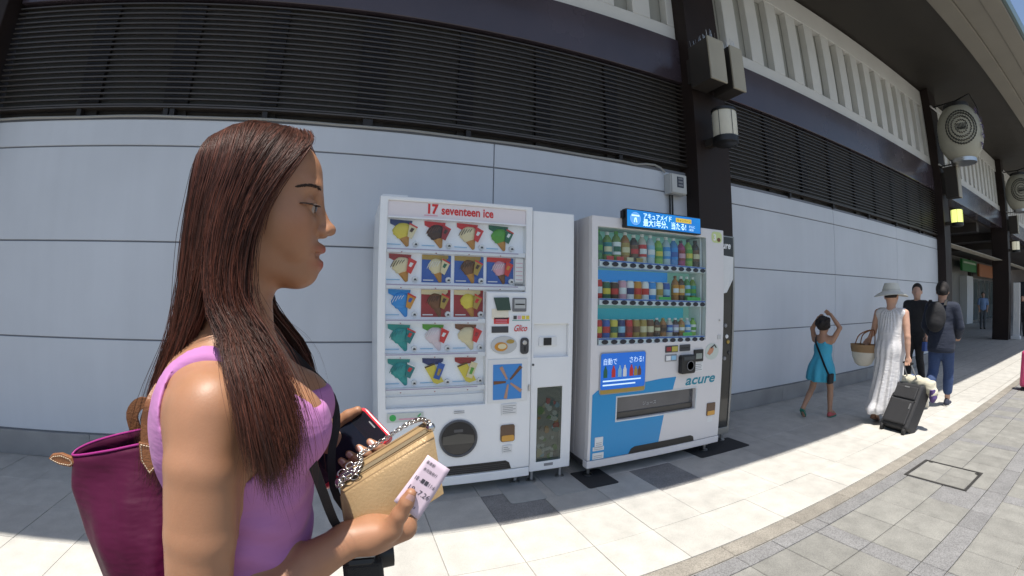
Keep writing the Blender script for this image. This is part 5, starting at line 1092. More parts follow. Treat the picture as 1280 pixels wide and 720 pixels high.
# ---------------------------------------------------------------- her clothes
def cloth_mat(name, col, rough=.8, weave=900, wr=14, bs=.25):
    m = mat(name, col, rough, noise=(wr,.06,4)); N = m.node_tree.nodes; Lk = m.node_tree.links; b = N['Principled BSDF']; tc = N.new('ShaderNodeTexCoord')
    n1 = N.new('ShaderNodeTexNoise'); n1.inputs['Scale'].default_value = wr; n1.inputs['Detail'].default_value = 3; n2 = N.new('ShaderNodeTexNoise'); n2.inputs['Scale'].default_value = weave
    mp = N.new('ShaderNodeMapping'); mp.inputs['Scale'].default_value = (1,1,2.6); Lk.new(tc.outputs['Object'], mp.inputs[0]); Lk.new(mp.outputs[0], n1.inputs['Vector']); Lk.new(tc.outputs['Object'], n2.inputs['Vector'])
    b1 = N.new('ShaderNodeBump'); b1.inputs['Strength'].default_value = bs; b1.inputs['Distance'].default_value = .02; Lk.new(n1.outputs['Fac'], b1.inputs['Height'])
    b2 = N.new('ShaderNodeBump'); b2.inputs['Strength'].default_value = .04; b2.inputs['Distance'].default_value = .001; Lk.new(n2.outputs['Fac'], b2.inputs['Height']); Lk.new(b1.outputs[0], b2.inputs['Normal']); Lk.new(b2.outputs[0], b.inputs['Normal'])
    b.inputs['Sheen Weight'].default_value = .04; return m
M_top = cloth_mat('tank_pink', (.44,.175,.40), .8, bs=.2)
ft = Field((-.34,.42,.84), (.0,.83,1.36), .003); trunk(ft); ft.F -= .0045
def tank_cut(x, y, z):
    arm_n = np.minimum(1-np.sqrt(((x+.147)/.066)**2+((z-1.225)/.090)**2), (.5165-y)/.05)*.05; arm_f = np.minimum(1-np.sqrt(((x+.147)/.066)**2+((z-1.225)/.090)**2), (y-.7235)/.05)*.05
    neck = np.minimum(.0850-np.abs(y-.62), (z-1.212-.06*np.clip(-.21-x,0,1))*.8+0*x); top = z-1.33+0*x+0*y; hem = .90-z+.004*np.sin(x*60)+0*y
    # cloth folds round the waist are part of the shape
    return np.maximum.reduce([arm_n+0*z, arm_f+0*z, neck, top+0*x, hem+0*y])
gx = (np.arange(ft.n[0])*ft.res+ft.lo[0])[:,None,None]; gy = (np.arange(ft.n[1])*ft.res+ft.lo[1])[None,:,None]; gz = (np.arange(ft.n[2])*ft.res+ft.lo[2])[None,None,:]
fold = (.0022*np.sin(gz*130+gx*22+2.2*np.sin(gx*26+gy*18))*np.clip((1.12-gz)/.05,0,1) + .0012*np.sin(gz*75-gx*55)*np.clip((1.2-gz)/.1,0,1)).astype(np.float32)
ft.F = ft.F + fold; ft.cut_where(tank_cut); V, Q = ft.mesh(); V = relax(V, Q, 7, .5); quad_mesh('tank_top', V, Q, M_top, wom)
M_jean = cloth_mat('shorts_denim', (.05,.07,.13), .85)
fs_ = Field((-.36,.38,0), (.06,.86,1.0), .008); fs_.ell((-.172,.62,.86), (.120,.170,.135), .03)
for s_ in (-1, 1): fs_.chain([(-.172,.62+.085*s_,.84), (-.165,.62+.09*s_,.56)], [.092,.082], .04)
fs_.cut_where(lambda x,y,z: np.maximum(z-.945, .56-z)+0*x+0*y); V, Q = fs_.mesh(); quad_mesh('shorts', relax(V,Q,2), Q, M_jean, wom)
fs_ = Field((-.36,.38,.0), (.10,.86,.62), .008)
for s_ in (-1, 1):
    fs_.chain([(-.165,.62+.088*s_,.60), (-.160,.62+.088*s_,.46), (-.185,.62+.088*s_,.33), (-.172,.62+.088*s_,.09)], [.075,.052,.052,.036], .03); fs_.chain([(-.18,.62+.088*s_,.05), (-.05,.62+.095*s_,.035)], [.036,.03], .02)
V, Q = fs_.mesh(); lg = quad_mesh('lower_legs', relax(V,Q,2), Q, M_skin, wom); set_tint(lg, (1,1,1))
for s_ in (-1, 1):
    sh = MB(); yy = .62+.09*s_; sh.prism([(-.225,.0),(-.02,.0),(-.005,.015),(-.02,.03),(-.225,.03)], yy-.045, yy+.045); sh.build('sandal', mat('sandal_tan', (.25,.14,.08), .6), wom, bevel=.008); 

# ---------------------------------------------------------------- what she carries
M_nyl = cloth_mat('bag_nylon', (.060,.003,.024), .5, 1500, 9, .35); M_lea = mat('bag_leather', (.24,.095,.035), .45, noise=(40,.15), bump=(300,.2)); M_nyl.node_tree.nodes['Principled BSDF'].inputs['Sheen Weight'].default_value = 0.; M_nyl.node_tree.nodes['Principled BSDF'].inputs['Specular IOR Level'].default_value = .22; M_lin = mat('bag_lining', (.30,.27,.30), .8)
bag = thing('tote_bag', 'open magenta nylon tote bag with brown leather trim on her back', 'bag', (-.30, .62, .80))
nu, nv = 72, 40; vs = np.zeros((nv, nu, 3)); vin = []
tt = np.linspace(0,1,nv)
for j, v in enumerate(tt):
    xl = np.interp(v, [0,.12,.3,.55,.8,1], [-.410,-.418,-.402,-.378,-.345,-.31]); xr = np.interp(v, [0,.2,.5,1], [-.205,-.195,-.19,-.215]); th = np.interp(v, [0,.1,.3,.6,.9,1], [.014,.026,.062,.086,.080,.06]); zc = 1.122 - .36*v
    cx_, a_ = (xl+xr)/2, (xr-xl)/2; yc = .615
    for i in range(nu):
        u = 2*math.pi*i/nu; cu, su = math.cos(u), math.sin(u); x = cx_ + a_*np.sign(cu)*abs(cu)**.8; y = yc + th*np.sign(su)*abs(su)**.9*(1 if su > 0 else 1.05)
        tilt = .045*(x+.40)/.2*(1-v)**1.5; z = zc + tilt + (.012*su*(1-v)**4 if su > 0 else -.002*abs(su)*(1-v)**3)
        fo = .007*math.sin(11*x*4+v*5+2*math.sin(v*7)) * math.sin(math.pi*min(1, v*1.3+.05)) + .005*math.sin(x*95-v*9)*v*(1-v)*4
        # broad vertical drape folds
        fo += .010*math.exp(-((x+.262+.03*v)/.012)**2)*min(1, v*3) - .009*math.exp(-((x+.285+.02*v)/.012)**2)*min(1, v*3) + .008*math.exp(-((x+.335-.09*v)/.016)**2)*math.exp(-((v-.3)/.25)**2)
        vs[j,i] = (x, y + fo*(-1 if su < 0 else 1)*abs(su), z)
i, j = np.meshgrid(np.arange(nu), np.arange(nv-1)); b_ = (j*nu+i).ravel(); b2 = (j*nu+(i+1) % nu).ravel(); Qb = np.stack([b_, b2, b2+nu, b_+nu], 1)
o = quad_mesh('bag_body', vs.reshape(-1,3), Qb, M_nyl, bag); so = o.modifiers.new('thick', 'SOLIDIFY'); so.thickness = .0015; so.offset = 1
inn = vs[:14].copy(); c_ = inn.mean(1, keepdims=True); inn = c_ + (inn-c_)*np.array([.985,.93,1.0]); inn[-1] = inn[-1]*.2 + inn[-1].mean(0)*.8
i, j = np.meshgrid(np.arange(nu), np.arange(13)); b_ = (j*nu+i).ravel(); b2 = (j*nu+(i+1) % nu).ravel(); quad_mesh('lining', inn.reshape(-1,3), np.stack([b_, b_+nu, b2+nu, b2], 1), M_lin, bag)
bt_ = vs[-1]; MB().add([tuple(p) for p in bt_], [tuple(range(nu))]).build('bag_bottom', M_nyl, bag)
rim = [tuple(vs[0,k % nu] + np.array((0,0,.001))) for k in range(nu+1)]; MB().tube(rim, .0018, 6, False).build('zip_tape', mat('zip_magenta', (.30,.015,.17), .5), bag, smooth=180)
def leather(name, outline, y0, t=.004): return MB().prism(outline, y0, y0+t).build(name, M_lea, bag, bevel=.0012)
leather('zip_tab', [(-.447,1.114),(-.440,1.121),(-.425,1.123),(-.408,1.118),(-.404,1.110),(-.412,1.104),(-.430,1.106)], .607, .007)
leather('handle_patch', [(-.262,1.172),(-.236,1.168),(-.237,1.146),(-.252,1.131),(-.262,1.148)], .528, .004)
M_sti = mat('stitch', (.62,.52,.38), .7)
for outl, yy in (([(-.259,1.169),(-.239,1.165),(-.2395,1.147),(-.252,1.1345),(-.2595,1.149),(-.259,1.169)], .5275), ([(-.443,1.114),(-.438,1.118),(-.425,1.120),(-.411,1.1155),(-.408,1.110),(-.413,1.107),(-.43,1.109),(-.443,1.114)], .6065)):
    st = MB()
    P_ = np.array([(x, yy, z) for x, z in outl]); seg = np.linalg.norm(np.diff(P_, axis=0), axis=1); L_ = np.concatenate([[0], np.cumsum(seg)])
    for q in np.arange(0, L_[-1], .0034):
        a = [np.interp(q, L_, P_[:,k]) for k in range(3)]; b = [np.interp(min(q+.002, L_[-1]), L_, P_[:,k]) for k in range(3)]; st.tube([a, b], .0006, 4)
    tag(st.build('stitching', M_sti, bag), kind='stuff')
def strap(name, pts, w, t, m, par, up=(0,-1,0), T=24):
    P_ = spline(np.array(pts), T); d = np.gradient(P_, axis=0); d /= np.linalg.norm(d, axis=1, keepdims=True); s_ = np.cross(d, np.array(up, float)); s_ /= np.linalg.norm(s_, axis=1, keepdims=True); n_ = np.cross(s_, d); mb = MB()
    ring = [P_ + s_*w/2 + n_*t/2, P_ - s_*w/2 + n_*t/2, P_ - s_*w/2 - n_*t/2, P_ + s_*w/2 - n_*t/2]; vsx = np.stack(ring, 1).reshape(-1,3); fs = []
    for k in range(T-1):
        for q in range(4): a = k*4+q; b = k*4+(q+1) % 4; fs.append((a, b, b+4, a+4))
    fs += [(3,2,1,0), tuple((T-1)*4+q for q in range(4))]; mb.add(vsx, fs); return mb.build(name, m, par, smooth=40)
strap('handle', [(-.250,.531,1.165),(-.246,.530,1.195),(-.238,.528,1.218),(-.232,.545,1.235)], .020, .004, M_lea, bag)
strap('handle', [(-.335,.672,1.140),(-.338,.670,1.166),(-.322,.668,1.184),(-.298,.668,1.182),(-.270,.665,1.20),(-.24,.64,1.25),(-.21,.60,1.30)], .018, .004, M_lea, bag)

# phone in a red case
pho = thing('phone', 'smartphone in a red case held in her far hand', 'phone', tuple(ph(.07,.036)))
def pbox(a0, a1, b0, b1, c0, c1): return MB().obox(ph((a0+a1)/2, (b0+b1)/2, (c0+c1)/2), pl*(a1-a0)/2, pshort*(b1-b0)/2, pn*(c1-c0)/2)
def prr(a0, a1, b0, b1, r, c0, c1):
    P_ = rrect(a0, a1, b0, b1, r, 5); m_ = MB(); n_ = len(P_); m_.add([tuple(ph(a, b, c0)) for a, b in P_]+[tuple(ph(a, b, c1)) for a, b in P_], [tuple(range(n_)), tuple(range(2*n_-1, n_-1, -1))]+[(k, k+n_, (k+1) % n_+n_, (k+1) % n_) for k in range(n_)]); return m_
prr(-.0065, .1485, -.0065, .0795, .012, -.013, .0008).build('case', mat('case_red', (.62,.03,.05), .35, coat=.3), pho, bevel=.0025)
prr(-.0005, .1425, -.0005, .0735, .008, -.002, .0012).build('screen', mat('phone_glass', (.012,.013,.018), .06, coat=.6), pho)
prr(.004, .0065, .028, .045, .001, .0012, .0015).build('earpiece', M_grey if 'M_grey' in globals() else mat('g', (.2,.2,.2)), pho); prr(.030, .120, .004, .068, .002, .0012, .0014).build('display', mat('phone_display', (.010,.013,.022), .12), pho)

# gold clutch purse with a chain
M_cl = mat('clutch_gold', (.40,.275,.14), .38, metal=.25, noise=(30,.06), bump=(260,.12)); M_chain = mat('chain_silver', (.62,.60,.57), .2, metal=1.)
clu = thing('clutch_purse', 'gold clutch purse with a silver chain held in her near hand', 'purse', (.05, .62, 1.03))
CA = np.array((-.0245,.622,1.0606)); CE = np.array((.1405,.002,.0785)); CT = np.array((.000,.036,.016)); CD = np.array((.008,-.024,-.082))
nu_, nv_ = 20, 14
def clutch_face(w0, bul):
    out = []
    for j in range(nv_+1):
        for i in range(nu_+1):
            u, v = i/nu_, j/nv_; n_ = np.cross(CE, CD); n_ /= np.linalg.norm(n_); n_ = n_ if n_[1] < 0 else -n_
            out.append(CA + CE*u + CD*v + CT*w0 + n_*bul*math.sin(math.pi*u)**.6*math.sin(math.pi*min(1, v*.93+.03))**.7)
    return np.array(out)
Fr, Bk = clutch_face(0, .007), clutch_face(1, -.007); i, j = np.meshgrid(np.arange(nu_), np.arange(nv_)); b_ = (j*(nu_+1)+i).ravel(); q = np.stack([b_, b_+1, b_+nu_+2, b_+nu_+1], 1); nF = len(Fr); edge = [k for k in range(nu_+1)] + [(k+1)*(nu_+1)+nu_ for k in range(nv_)] + [nv_*(nu_+1)+nu_-1-k for k in range(nu_)] + [(nv_-1-k)*(nu_+1) for k in range(nv_-1)]
eq = np.array([(edge[k], edge[k]+nF, edge[(k+1) % len(edge)]+nF, edge[(k+1) % len(edge)]) for k in range(len(edge))])
o = quad_mesh('purse_body', np.concatenate([Fr, Bk]), np.concatenate([q, q[:, ::-1]+nF, eq]), M_cl, clu); bm = bmesh.new(); bm.from_mesh(o.data); bmesh.ops.recalc_face_normals(bm, faces=bm.faces); bm.to_mesh(o.data); bm.free(); smooth_by_angle(o.data, 45)
up_ = np.cross(CE, CT); up_ /= np.linalg.norm(up_); up_ = up_ if up_[2] > 0 else -up_
for w_, r_ in ((.32,.0012), (.66,.0012)): MB().tube([CA+CE*.03+CT*w_+up_*.0008, CA+CE*.97+CT*w_+up_*.0008], r_, 6).build('piping', mat('piping_gold', (.30,.20,.10), .4), clu)
MB().obox(CA+CE*.5+CT*.49+up_*.0006, CE*.46, CT*.10, up_*.0012).build('zip', mat('zip_dull', (.34,.27,.17), .45, metal=.4, bump=(900,.6)), clu)
for w_ in (.0, 1.0): MB().tube([CA+CT*w_+CE*.01, CA+CE*.99+CT*w_], .0016, 6).build('edge_piping', mat('piping_gold', (.30,.20,.10), .4), clu, smooth=True)
MB().tube([CA+CE*.0+CD*.04+CT*0, CA+CD*.5-CE*.004, CA+CD*.98], .0014, 6).build('edge_piping', MATS['piping_gold'], clu, smooth=True)
def link_at(c, d, tw, r=.0040, wire=.00095):
    d = np.array(d)/np.linalg.norm(d); a = np.cross(d, (0,0,1)); a /= np.linalg.norm(a); b = np.cross(d, a); side = a*math.cos(tw)+b*math.sin(tw); c = np.array(c)
    return MB().tube([c + d*r*1.25*math.cos(t) + side*r*.8*math.sin(t) for t in np.linspace(0, 2*math.pi, 13)], wire, 6, False).build('chain_link', M_chain, clu, smooth=180)
cp = spline(np.array([CA+CE*.02+CT*.6+up_*.006, CA+CE*.10+CT*.5+up_*.012, CA+CE*.20+CT*.4+up_*.010, CA+CE*.26+CT*.8+up_*.008, CA+CE*.24+CT*1.2+up_*.006, CA+CE*.36+CT*1.35+up_*.002, CA+CE*.52+CT*1.3+up_*.004, CA+CE*.68+CT*1.3+up_*.006, CA+CE*.84+CT*1.2+up_*.008, CA+CE*.95+CT*.9+up_*.010, CA+CE*1.0+CT*.5+up_*.006]), 52)
for k in range(52): link_at(cp[k], cp[min(k+1,51)]-cp[max(k-1,0)], k*1.45)
for k in range(9):
    u = k/8; link_at(CA+CE*(.02+.20*u)+CT*(.25+.5*(k % 2))+up_*(.005+.004*(k % 3)), CE+CT*(.8 if k % 2 else -.8), k*.8, .0050, .0012)
MB().obox(CA+CE*.13+CT*.45+up_*.011, CE*.055, CT*.13, up_*.0018).build('metal_plate', mat('plate_chrome', (.60,.66,.72), .12, metal=1.), clu, bevel=.001)
for u in (.0, 1.0):
    c = CA+CE*(u*.985+.005)+CT*.5+up_*.003; MB().lathe(tuple(c), [(0,-.006),(.0065,-.005),(.0075,0),(.0055,.005),(0,.007)], 14).build('end_stud', M_chain, clu, smooth=180)

# ticket under her thumb
tic = thing('ticket', 'pale pink paper ticket with a printed date held against the purse by her thumb', 'ticket', (.09, .563, 1.08))
TT, TR_, TB, TL_ = (np.array(p) for p in ((.0965,.5695,1.1320), (.1262,.5660,1.1090), (.0790,.5560,1.0430), (.0473,.5600,1.0730)))
nt_ = 10; tv = []
tn = np.cross(TR_-TT, TL_-TT); tn /= np.linalg.norm(tn); tn = tn if tn[1] < 0 else -tn
for j in range(nt_+1):
    for i in range(7):
        u, v = i/6, j/nt_; p = (TT*(1-u)+TR_*u)*(1-v) + (TL_*(1-u)+TB*u)*v; tv.append(p + tn*.0016*math.sin(math.pi*v))
i, j = np.meshgrid(np.arange(6), np.arange(nt_)); b_ = (j*7+i).ravel(); o = quad_mesh('paper', tv, np.stack([b_, b_+1, b_+8, b_+7], 1), mat('ticket_paper', (.62,.50,.58), .6), tic); so = o.modifiers.new('thick', 'SOLIDIFY'); so.thickness = .0003; so.offset = -1
M_tink = mat('ticket_ink', (.05,.045,.06), .7); tu = (TR_-TT)/np.linalg.norm(TR_-TT); tvv = (TT-TL_)/np.linalg.norm(TT-TL_)
def tl(s_, size, u, v, w=None): lettering(s_, size, TT + (TR_-TT)*u + (TL_-TT)*v + tn*(.0007+.0016*math.sin(math.pi*v)), tu, tvv, M_tink, tic, width=w)
tl('乗車駅', .0055, .10, .13, .014); tl('券売機発行', .0055, .16, .26, .022); tl('18 -■■11:6', .0085, .06, .47, .032); tl('18 -7.26', .0105, .06, .68, .033); tl('円', .0060, .30, .82); tl('2018', .0045, .55, .93)

# compact camera hanging from its neck strap
M_strap = mat('strap_black', (.012,.012,.014), .7, bump=(900,.3)); M_sil = mat('camera_silver', (.42,.42,.42), .35, metal=.7)
cmr = thing('camera', 'black and silver compact camera hanging from a black neck strap', 'camera', (.02, .61, .90))
o = MB().box(-.028, .020, .600, .713, .895, .962).build('camera_body', M_black, cmr, bevel=.008)
MB().box(-.0285, .0205, .605, .708, .955, .9705).build('top_plate', M_sil, cmr, bevel=.006); MB().box(-.030, .030, .5985, .623, .893, .955).build('grip', mat('grip_rubber', (.02,.02,.02), .7, bump=(700,.5)), cmr, bevel=.007)
MB().lathe((.020,.667,.930), [(.026,0),(.027,.012),(.025,.030),(.020,.031),(.017,.020),(0,.018)], 24, 'X').build('lens', M_black, cmr, smooth=True); MB().lathe((-.004,.625,.9695), [(.009,0),(.009,.006),(.007,.007),(0,.007)], 16).build('dial', M_sil, cmr, smooth=True)
s1_ = strap('neck_strap', [(-.150,.560,1.330),(-.118,.548,1.285),(-.088,.541,1.235),(-.070,.537,1.195),(-.056,.541,1.150),(-.045,.553,1.10),(-.034,.585,1.035),(-.018,.606,.990),(-.008,.612,.962)], .0125, .002, M_strap, cmr)
strap('neck_strap', [(-.150,.680,1.330),(-.112,.690,1.280),(-.072,.694,1.235),(-.036,.692,1.195),(-.027,.688,1.15),(-.037,.684,1.10),(-.036,.680,1.04),(-.018,.700,.990),(-.008,.705,.962)], .0125, .002, M_strap, cmr)
d_ = np.array((-.056,.541,1.150))-np.array((-.070,.537,1.195)); lettering('FUJIFILM', .0088, (-.0705,.5335,1.196), tuple(d_), (.95,.1,.3), mat('strap_print', (.5,.5,.5), .6), cmr)
# ================================================================ people walking along the facade
M_skin2 = skin_mat('skin_light', (.50,.29,.205), .5, 0.); M_skin3 = skin_mat('skin_tan', (.40,.22,.14), .5, 0.); M_hairk = mat('hair_black', (.014,.010,.009), .75, noise=(60,.4), bump=(120,.5))
class Figure:
    def __init__(s, label, x, y, face, H, skin, res=.008, group=None):
        s.t = thing('person', label, 'person', (x, y, 0), group); s.o = np.array((x,y,0.)); a = rad(face); s.F = np.array((math.cos(a), math.sin(a), 0)); s.L = np.array((-math.sin(a), math.cos(a), 0)); s.S = H/1.65; s.H = H; s.skin = skin; s.res = res
    def P(s, f, l, u): return s.o + s.F*f + s.L*l + np.array((0,0,u))
    def field(s, r=.62, top=.35): return Field(s.o + np.array((-r,-r,-.01)), s.o + np.array((r,r,s.H+top)), s.res)
    def rot(s): return [s.F, s.L, (0,0,1)]
    def head(s, fd, f, l, u, turn=0, down=0):
        k = s.S**.6; a = rad(turn); F = s.F*math.cos(a)+s.L*math.sin(a); L = np.cross((0,0,1), F); c = s.P(f,l,u); R = [F, L, (0,0,1)]; s.hc, s.hF, s.hL, s.hk = c, F, L, k; U = np.array((0,0,1.))
        q = lambda a_, b_, c_: c + F*a_*k + L*b_*k + U*c_*k
        fd.ell(q(-.008,0,.02), np.array((.092,.076,.098))*k, .02, R); fd.ell(q(.03,0,-.045), np.array((.062,.056,.07))*k, .03, R); fd.cone(q(.082,0,.012), q(.104,0,-.026), .010*k, .013*k, .012); fd.ell(q(.07,0,-.098), np.array((.02,.022,.018))*k, .02, R)
        for b_ in (-1,1):
            fd.ell(q(-.012,.076*b_,-.01), np.array((.020,.010,.032))*k, .006, R); fd.ell(q(.088,.032*b_,.012), np.array((.014,.016,.010))*k, .008, R, True)
        fd.ell(q(.086,0,-.062), np.array((.014,.026,.007))*k, .006, R); fd.cone(q(-.015,0,-.06), s.P(f*.6-.015, l*.6, u-.235*k), .050*k, .052*k, .03)
    def trunk(s, fd, g=0., lean=0., hip=None):
        S = s.S; q = lambda f, l, u: s.P(f*S + lean*(u-.9)*S, l*S, u*S)
        fd.cone(q(0,-.125,1.315), q(0,.125,1.315), .058*S+g, .058*S+g, .03); fd.ell(q(.0,0,1.20), np.array((.105,.150,.17))*S+g, .04, s.rot()); fd.ell(q(0,0,1.02), np.array((.09,.128,.14))*S+g, .05, s.rot()); fd.ell(q(-.01,0,.90), np.array((.115,.158,.115))*S+g, .05, s.rot())
    def arm(s, fd, sh, el, wr, g=0., to=1.0, hand=None):
        S = s.S; a, b, c = (np.array(s.P(*p)) for p in (sh, el, wr))
        if g and to < 1.6:
            e = a + (b-a)*to; fd.cone(a, e, .050*S+g, .045*S+g, .02); return
        fd.chain([a, (a+b)/2, b], [.047*S+g, .044*S+g, .036*S+g], .02); fd.chain([b, b+(c-b)*.35, c], [.036*S+g, .037*S+g, .024*S+g], .015)
        if hand is not None and not g:
            d = np.array(s.F)*hand[0]+np.array(s.L)*hand[1]+np.array((0,0,hand[2])); d /= np.linalg.norm(d); w = np.cross(d, s.F if abs(d@s.F) < .8 else (0,0,1)); w /= np.linalg.norm(w); m_ = c + d*.055*S
            fd.cone(c, m_, .022*S, .028*S, .012, flat=(np.cross(d, w), 1.5))
            for k_ in range(4): p0 = m_ + w*(.027-.018*k_)*S; n_ = np.cross(d, w); p1 = p0 + d*.035*S + n_*.006*S; fd.chain([p0, p1, p1 + d*(.030-.004*abs(k_-1.3))*S + n_*.014*S], [.0095*S, .0088*S, .0075*S], .004)
            p0 = c + d*.02*S + w*.022*S; fd.chain([p0, p0 + d*.03*S + w*.016*S, p0 + d*.058*S + w*.018*S], [.011*S, .010*S, .008*S], .006)
    def leg(s, fd, hip, kn, an, g=0., to=1., foot=None):
        S = s.S; a, b, c = (np.array(s.P(*p)) for p in (hip, kn, an))
        fd.chain([a, a+(b-a)*.5, b], [.084*S+g, .070*S+g, .050*S+g], .03); e = b+(c-b)*to; fd.chain([b, b+(c-b)*min(.35,to), e], [.049*S+g, .053*S+g, (.035 if to > .9 else .045)*S+g], .02)
        if foot is not None: t = np.array(s.P(*foot)); fd.chain([c-np.array((0,0,.02*S)), c*.5+t*.5, t], [.036*S, .034*S, .026*S], .02)
    def skin_mesh(s, fd, name='body', it=2):
        V, Q = fd.mesh(); o = quad_mesh(name, relax(V,Q,it), Q, s.skin, s.t); set_tint(o, (1,1,1)); return o
    def wear(s, name, fd, m, it=2):
        V, Q = fd.mesh(); return quad_mesh(name, relax(V,Q,it), Q, m, s.t)
    def hair(s, kind, m=None):
        fd = Field(s.hc-.35, s.hc+.3, .006); k = s.hk; U = np.array((0,0,1.)); q = lambda a_, b_, c_: s.hc + s.hF*a_*k + s.hL*b_*k + U*c_*k; R = [s.hF, s.hL, (0,0,1)]
        if kind == 'short': fd.ell(q(-.018,0,.038), np.array((.098,.083,.098))*k, .01, R); cut = (.052, -.020)
        elif kind == 'bob': fd.ell(q(-.015,0,.03), np.array((.105,.092,.108))*k, .01, R); fd.ell(q(-.045,0,-.04), np.array((.075,.085,.10))*k, .03, R); cut = (.045, -.2)
        elif kind == 'bun': fd.ell(q(-.015,0,.03), np.array((.103,.088,.104))*k, .01, R); fd.ell(q(-.10,0,.0), np.array((.05,.05,.05))*k, .02, R); cut = (.048, -.12)
        elif kind == 'curly':
            r_ = np.random.default_rng(2); fd.ell(q(-.02,0,.02), np.array((.105,.098,.108))*k, .01, R)
            for _ in range(60):
                d = r_.normal(0,1,3); d /= np.linalg.norm(d); d[2] = d[2]*.8+.1; fd.ell(q(-.02+d[0]*.10,d[1]*.095,.02+d[2]*.105), np.full(3,.026)*k, .008)
            cut = (.055, -.12)
        o0 = s.hc; F_ = s.hF
        fd.cut_where(lambda x,y,z: np.maximum(((x-o0[0])*F_[0]+(y-o0[1])*F_[1]) - cut[0]*k - .7*np.maximum(z-o0[2]-.05*k, 0), cut[1]*k-(z-o0[2])))
        return s.wear('hair', fd, m or M_hairk, 1)
    def shoe(s, heel, toe, m, sole, w=.042, h=.055, lift=0., mid=None):
        S = s.S; a, b = np.array(s.P(*heel)), np.array(s.P(*toe)); d = b-a; L_ = np.linalg.norm(d); d /= L_; w_ = np.cross((0,0,1), d); w_ /= np.linalg.norm(w_); n_ = np.cross(d, w_); fd = Field(np.minimum(a,b)-.1, np.maximum(a,b)+.14, .005)
        fd.chain([a+d*.03*S+n_*.035*S, a+d*L_*.5+n_*.032*S, b-d*.03*S+n_*.022*S], [.036*S,.036*S,.028*S], .02, flat=None); fd.cone(a+d*.03*S+n_*.05*S, a+d*.035*S+n_*.075*S, .036*S, .036*S, .02); o0 = a
        fd.cut_where(lambda x,y,z: (.010*S-((x-o0[0])*n_[0]+(y-o0[1])*n_[1]+(z-o0[2])*n_[2]))); V, Q = fd.mesh(); o = quad_mesh('shoe', relax(V,Q,1), Q, m, s.t)
        mb = MB(); out = [(0,.6),(.1,.95),(.35,.9),(.6,1.0),(.8,1.0),(.93,.75),(1,.3)]; vs = [a + d*(u*L_) + w_*(v*w*S) for u, v in out] + [a + d*(u*L_) - w_*(v*w*S) for u, v in out[::-1]]; n = len(vs)
        mb.add([tuple(p) for p in vs]+[tuple(p+n_*.020*S) for p in vs], [tuple(range(n))[::-1], tuple(range(n,2*n))]+[(k, (k+1) % n, (k+1) % n+n, k+n) for k in range(n)]); mb.build('sole', sole, o); return o

# --- girl in a blue dress, hands on her head
g = Figure('small girl in a sky blue dress with both hands on her head', 4.82, 2.77, 2, 1.13, M_skin3, .006); S = g.S
fd = g.field(.5,.25); g.head(fd, .0,0,1.055); g.trunk(fd); 
g.arm(fd, (0,-.115,.885), (.03,-.185,1.03), (.02,-.075,1.175), hand=(.0,.75,.45)); g.arm(fd, (0,.115,.885), (.03,.165,1.005), (.02,.085,1.135), hand=(0,-.8,.25))
g.leg(fd, (0,-.055,.60), (.11,-.065,.335), (.09,-.09,.075), foot=(.20,-.095,.03)); g.leg(fd, (0,.055,.60), (-.03,.09,.34), (-.20,.10,.115), foot=(-.165,.10,.02)); g.skin_mesh(fd); g.hair('curly')
M_gd = cloth_mat('dress_sky_blue', (.05,.36,.52), .8, bs=.2); fd = Field(g.o+np.array((-.35,-.35,.3)), g.o+np.array((.35,.35,1.0)), .006)
fd.ell(g.P(0,0,.80), (.082,.112,.115), .03, g.rot()); fd.cone(g.P(0,0,.74), g.P(-.02,0,.52), .095, .155, .03); fd.cone(g.P(-.02,0,.55), g.P(-.02,0,.44), .150, .165, .02)
for b_ in (-1,1): fd.chain([g.P(.055,b_*.05,.86), g.P(.0,b_*.065,.925), g.P(-.065,b_*.045,.85)], [.012,.010,.012], .008)
gx0 = g.o; fd.F += (.010*np.sin(9*np.arctan2((np.arange(fd.n[1])*fd.res+fd.lo[1]-gx0[1])[None,:,None], (np.arange(fd.n[0])*fd.res+fd.lo[0]-gx0[0]+.02)[:,None,None]))*np.clip((.74-(np.arange(fd.n[2])*fd.res+fd.lo[2]))[None,None,:]/.25,0,1)).astype(np.float32)
fd.cut_where(lambda x,y,z: np.maximum(.435+.012*np.sin(x*40+y*30)-z, np.where(z > .865, -(np.abs(y-gx0[1])-.03), -1)+0*x)); g.wear('dress', fd, M_gd)
M_sand = mat('sandal_pink', (.50,.10,.10), .6); M_sandg = mat('sandal_green', (.01,.20,.14), .6)
g.shoe((.06,-.095,0), (.225,-.10,0), M_sand, M_sandg); g.shoe((-.235,.10,.10), (-.145,.105,.0), M_sandg, M_sandg)
gb = thing('shoulder_bag', 'small black bag on a strap across the girl in blue', 'bag', tuple(g.P(-.05,-.12,.42)))
strap('strap', [g.P(-.02,.08,.935), g.P(-.085,.05,.86), g.P(-.105,-.02,.74), g.P(-.135,-.10,.62), g.P(-.13,-.155,.52)], .022, .005, mat('black_plastic', (.012,.012,.013), .4), gb, up=(-1,0,0)); MB().obox(g.P(-.10,-.165,.475), g.F*.05, g.L*.018, (0,0,.055)).build('pouch', M_strap, gb, bevel=.008)

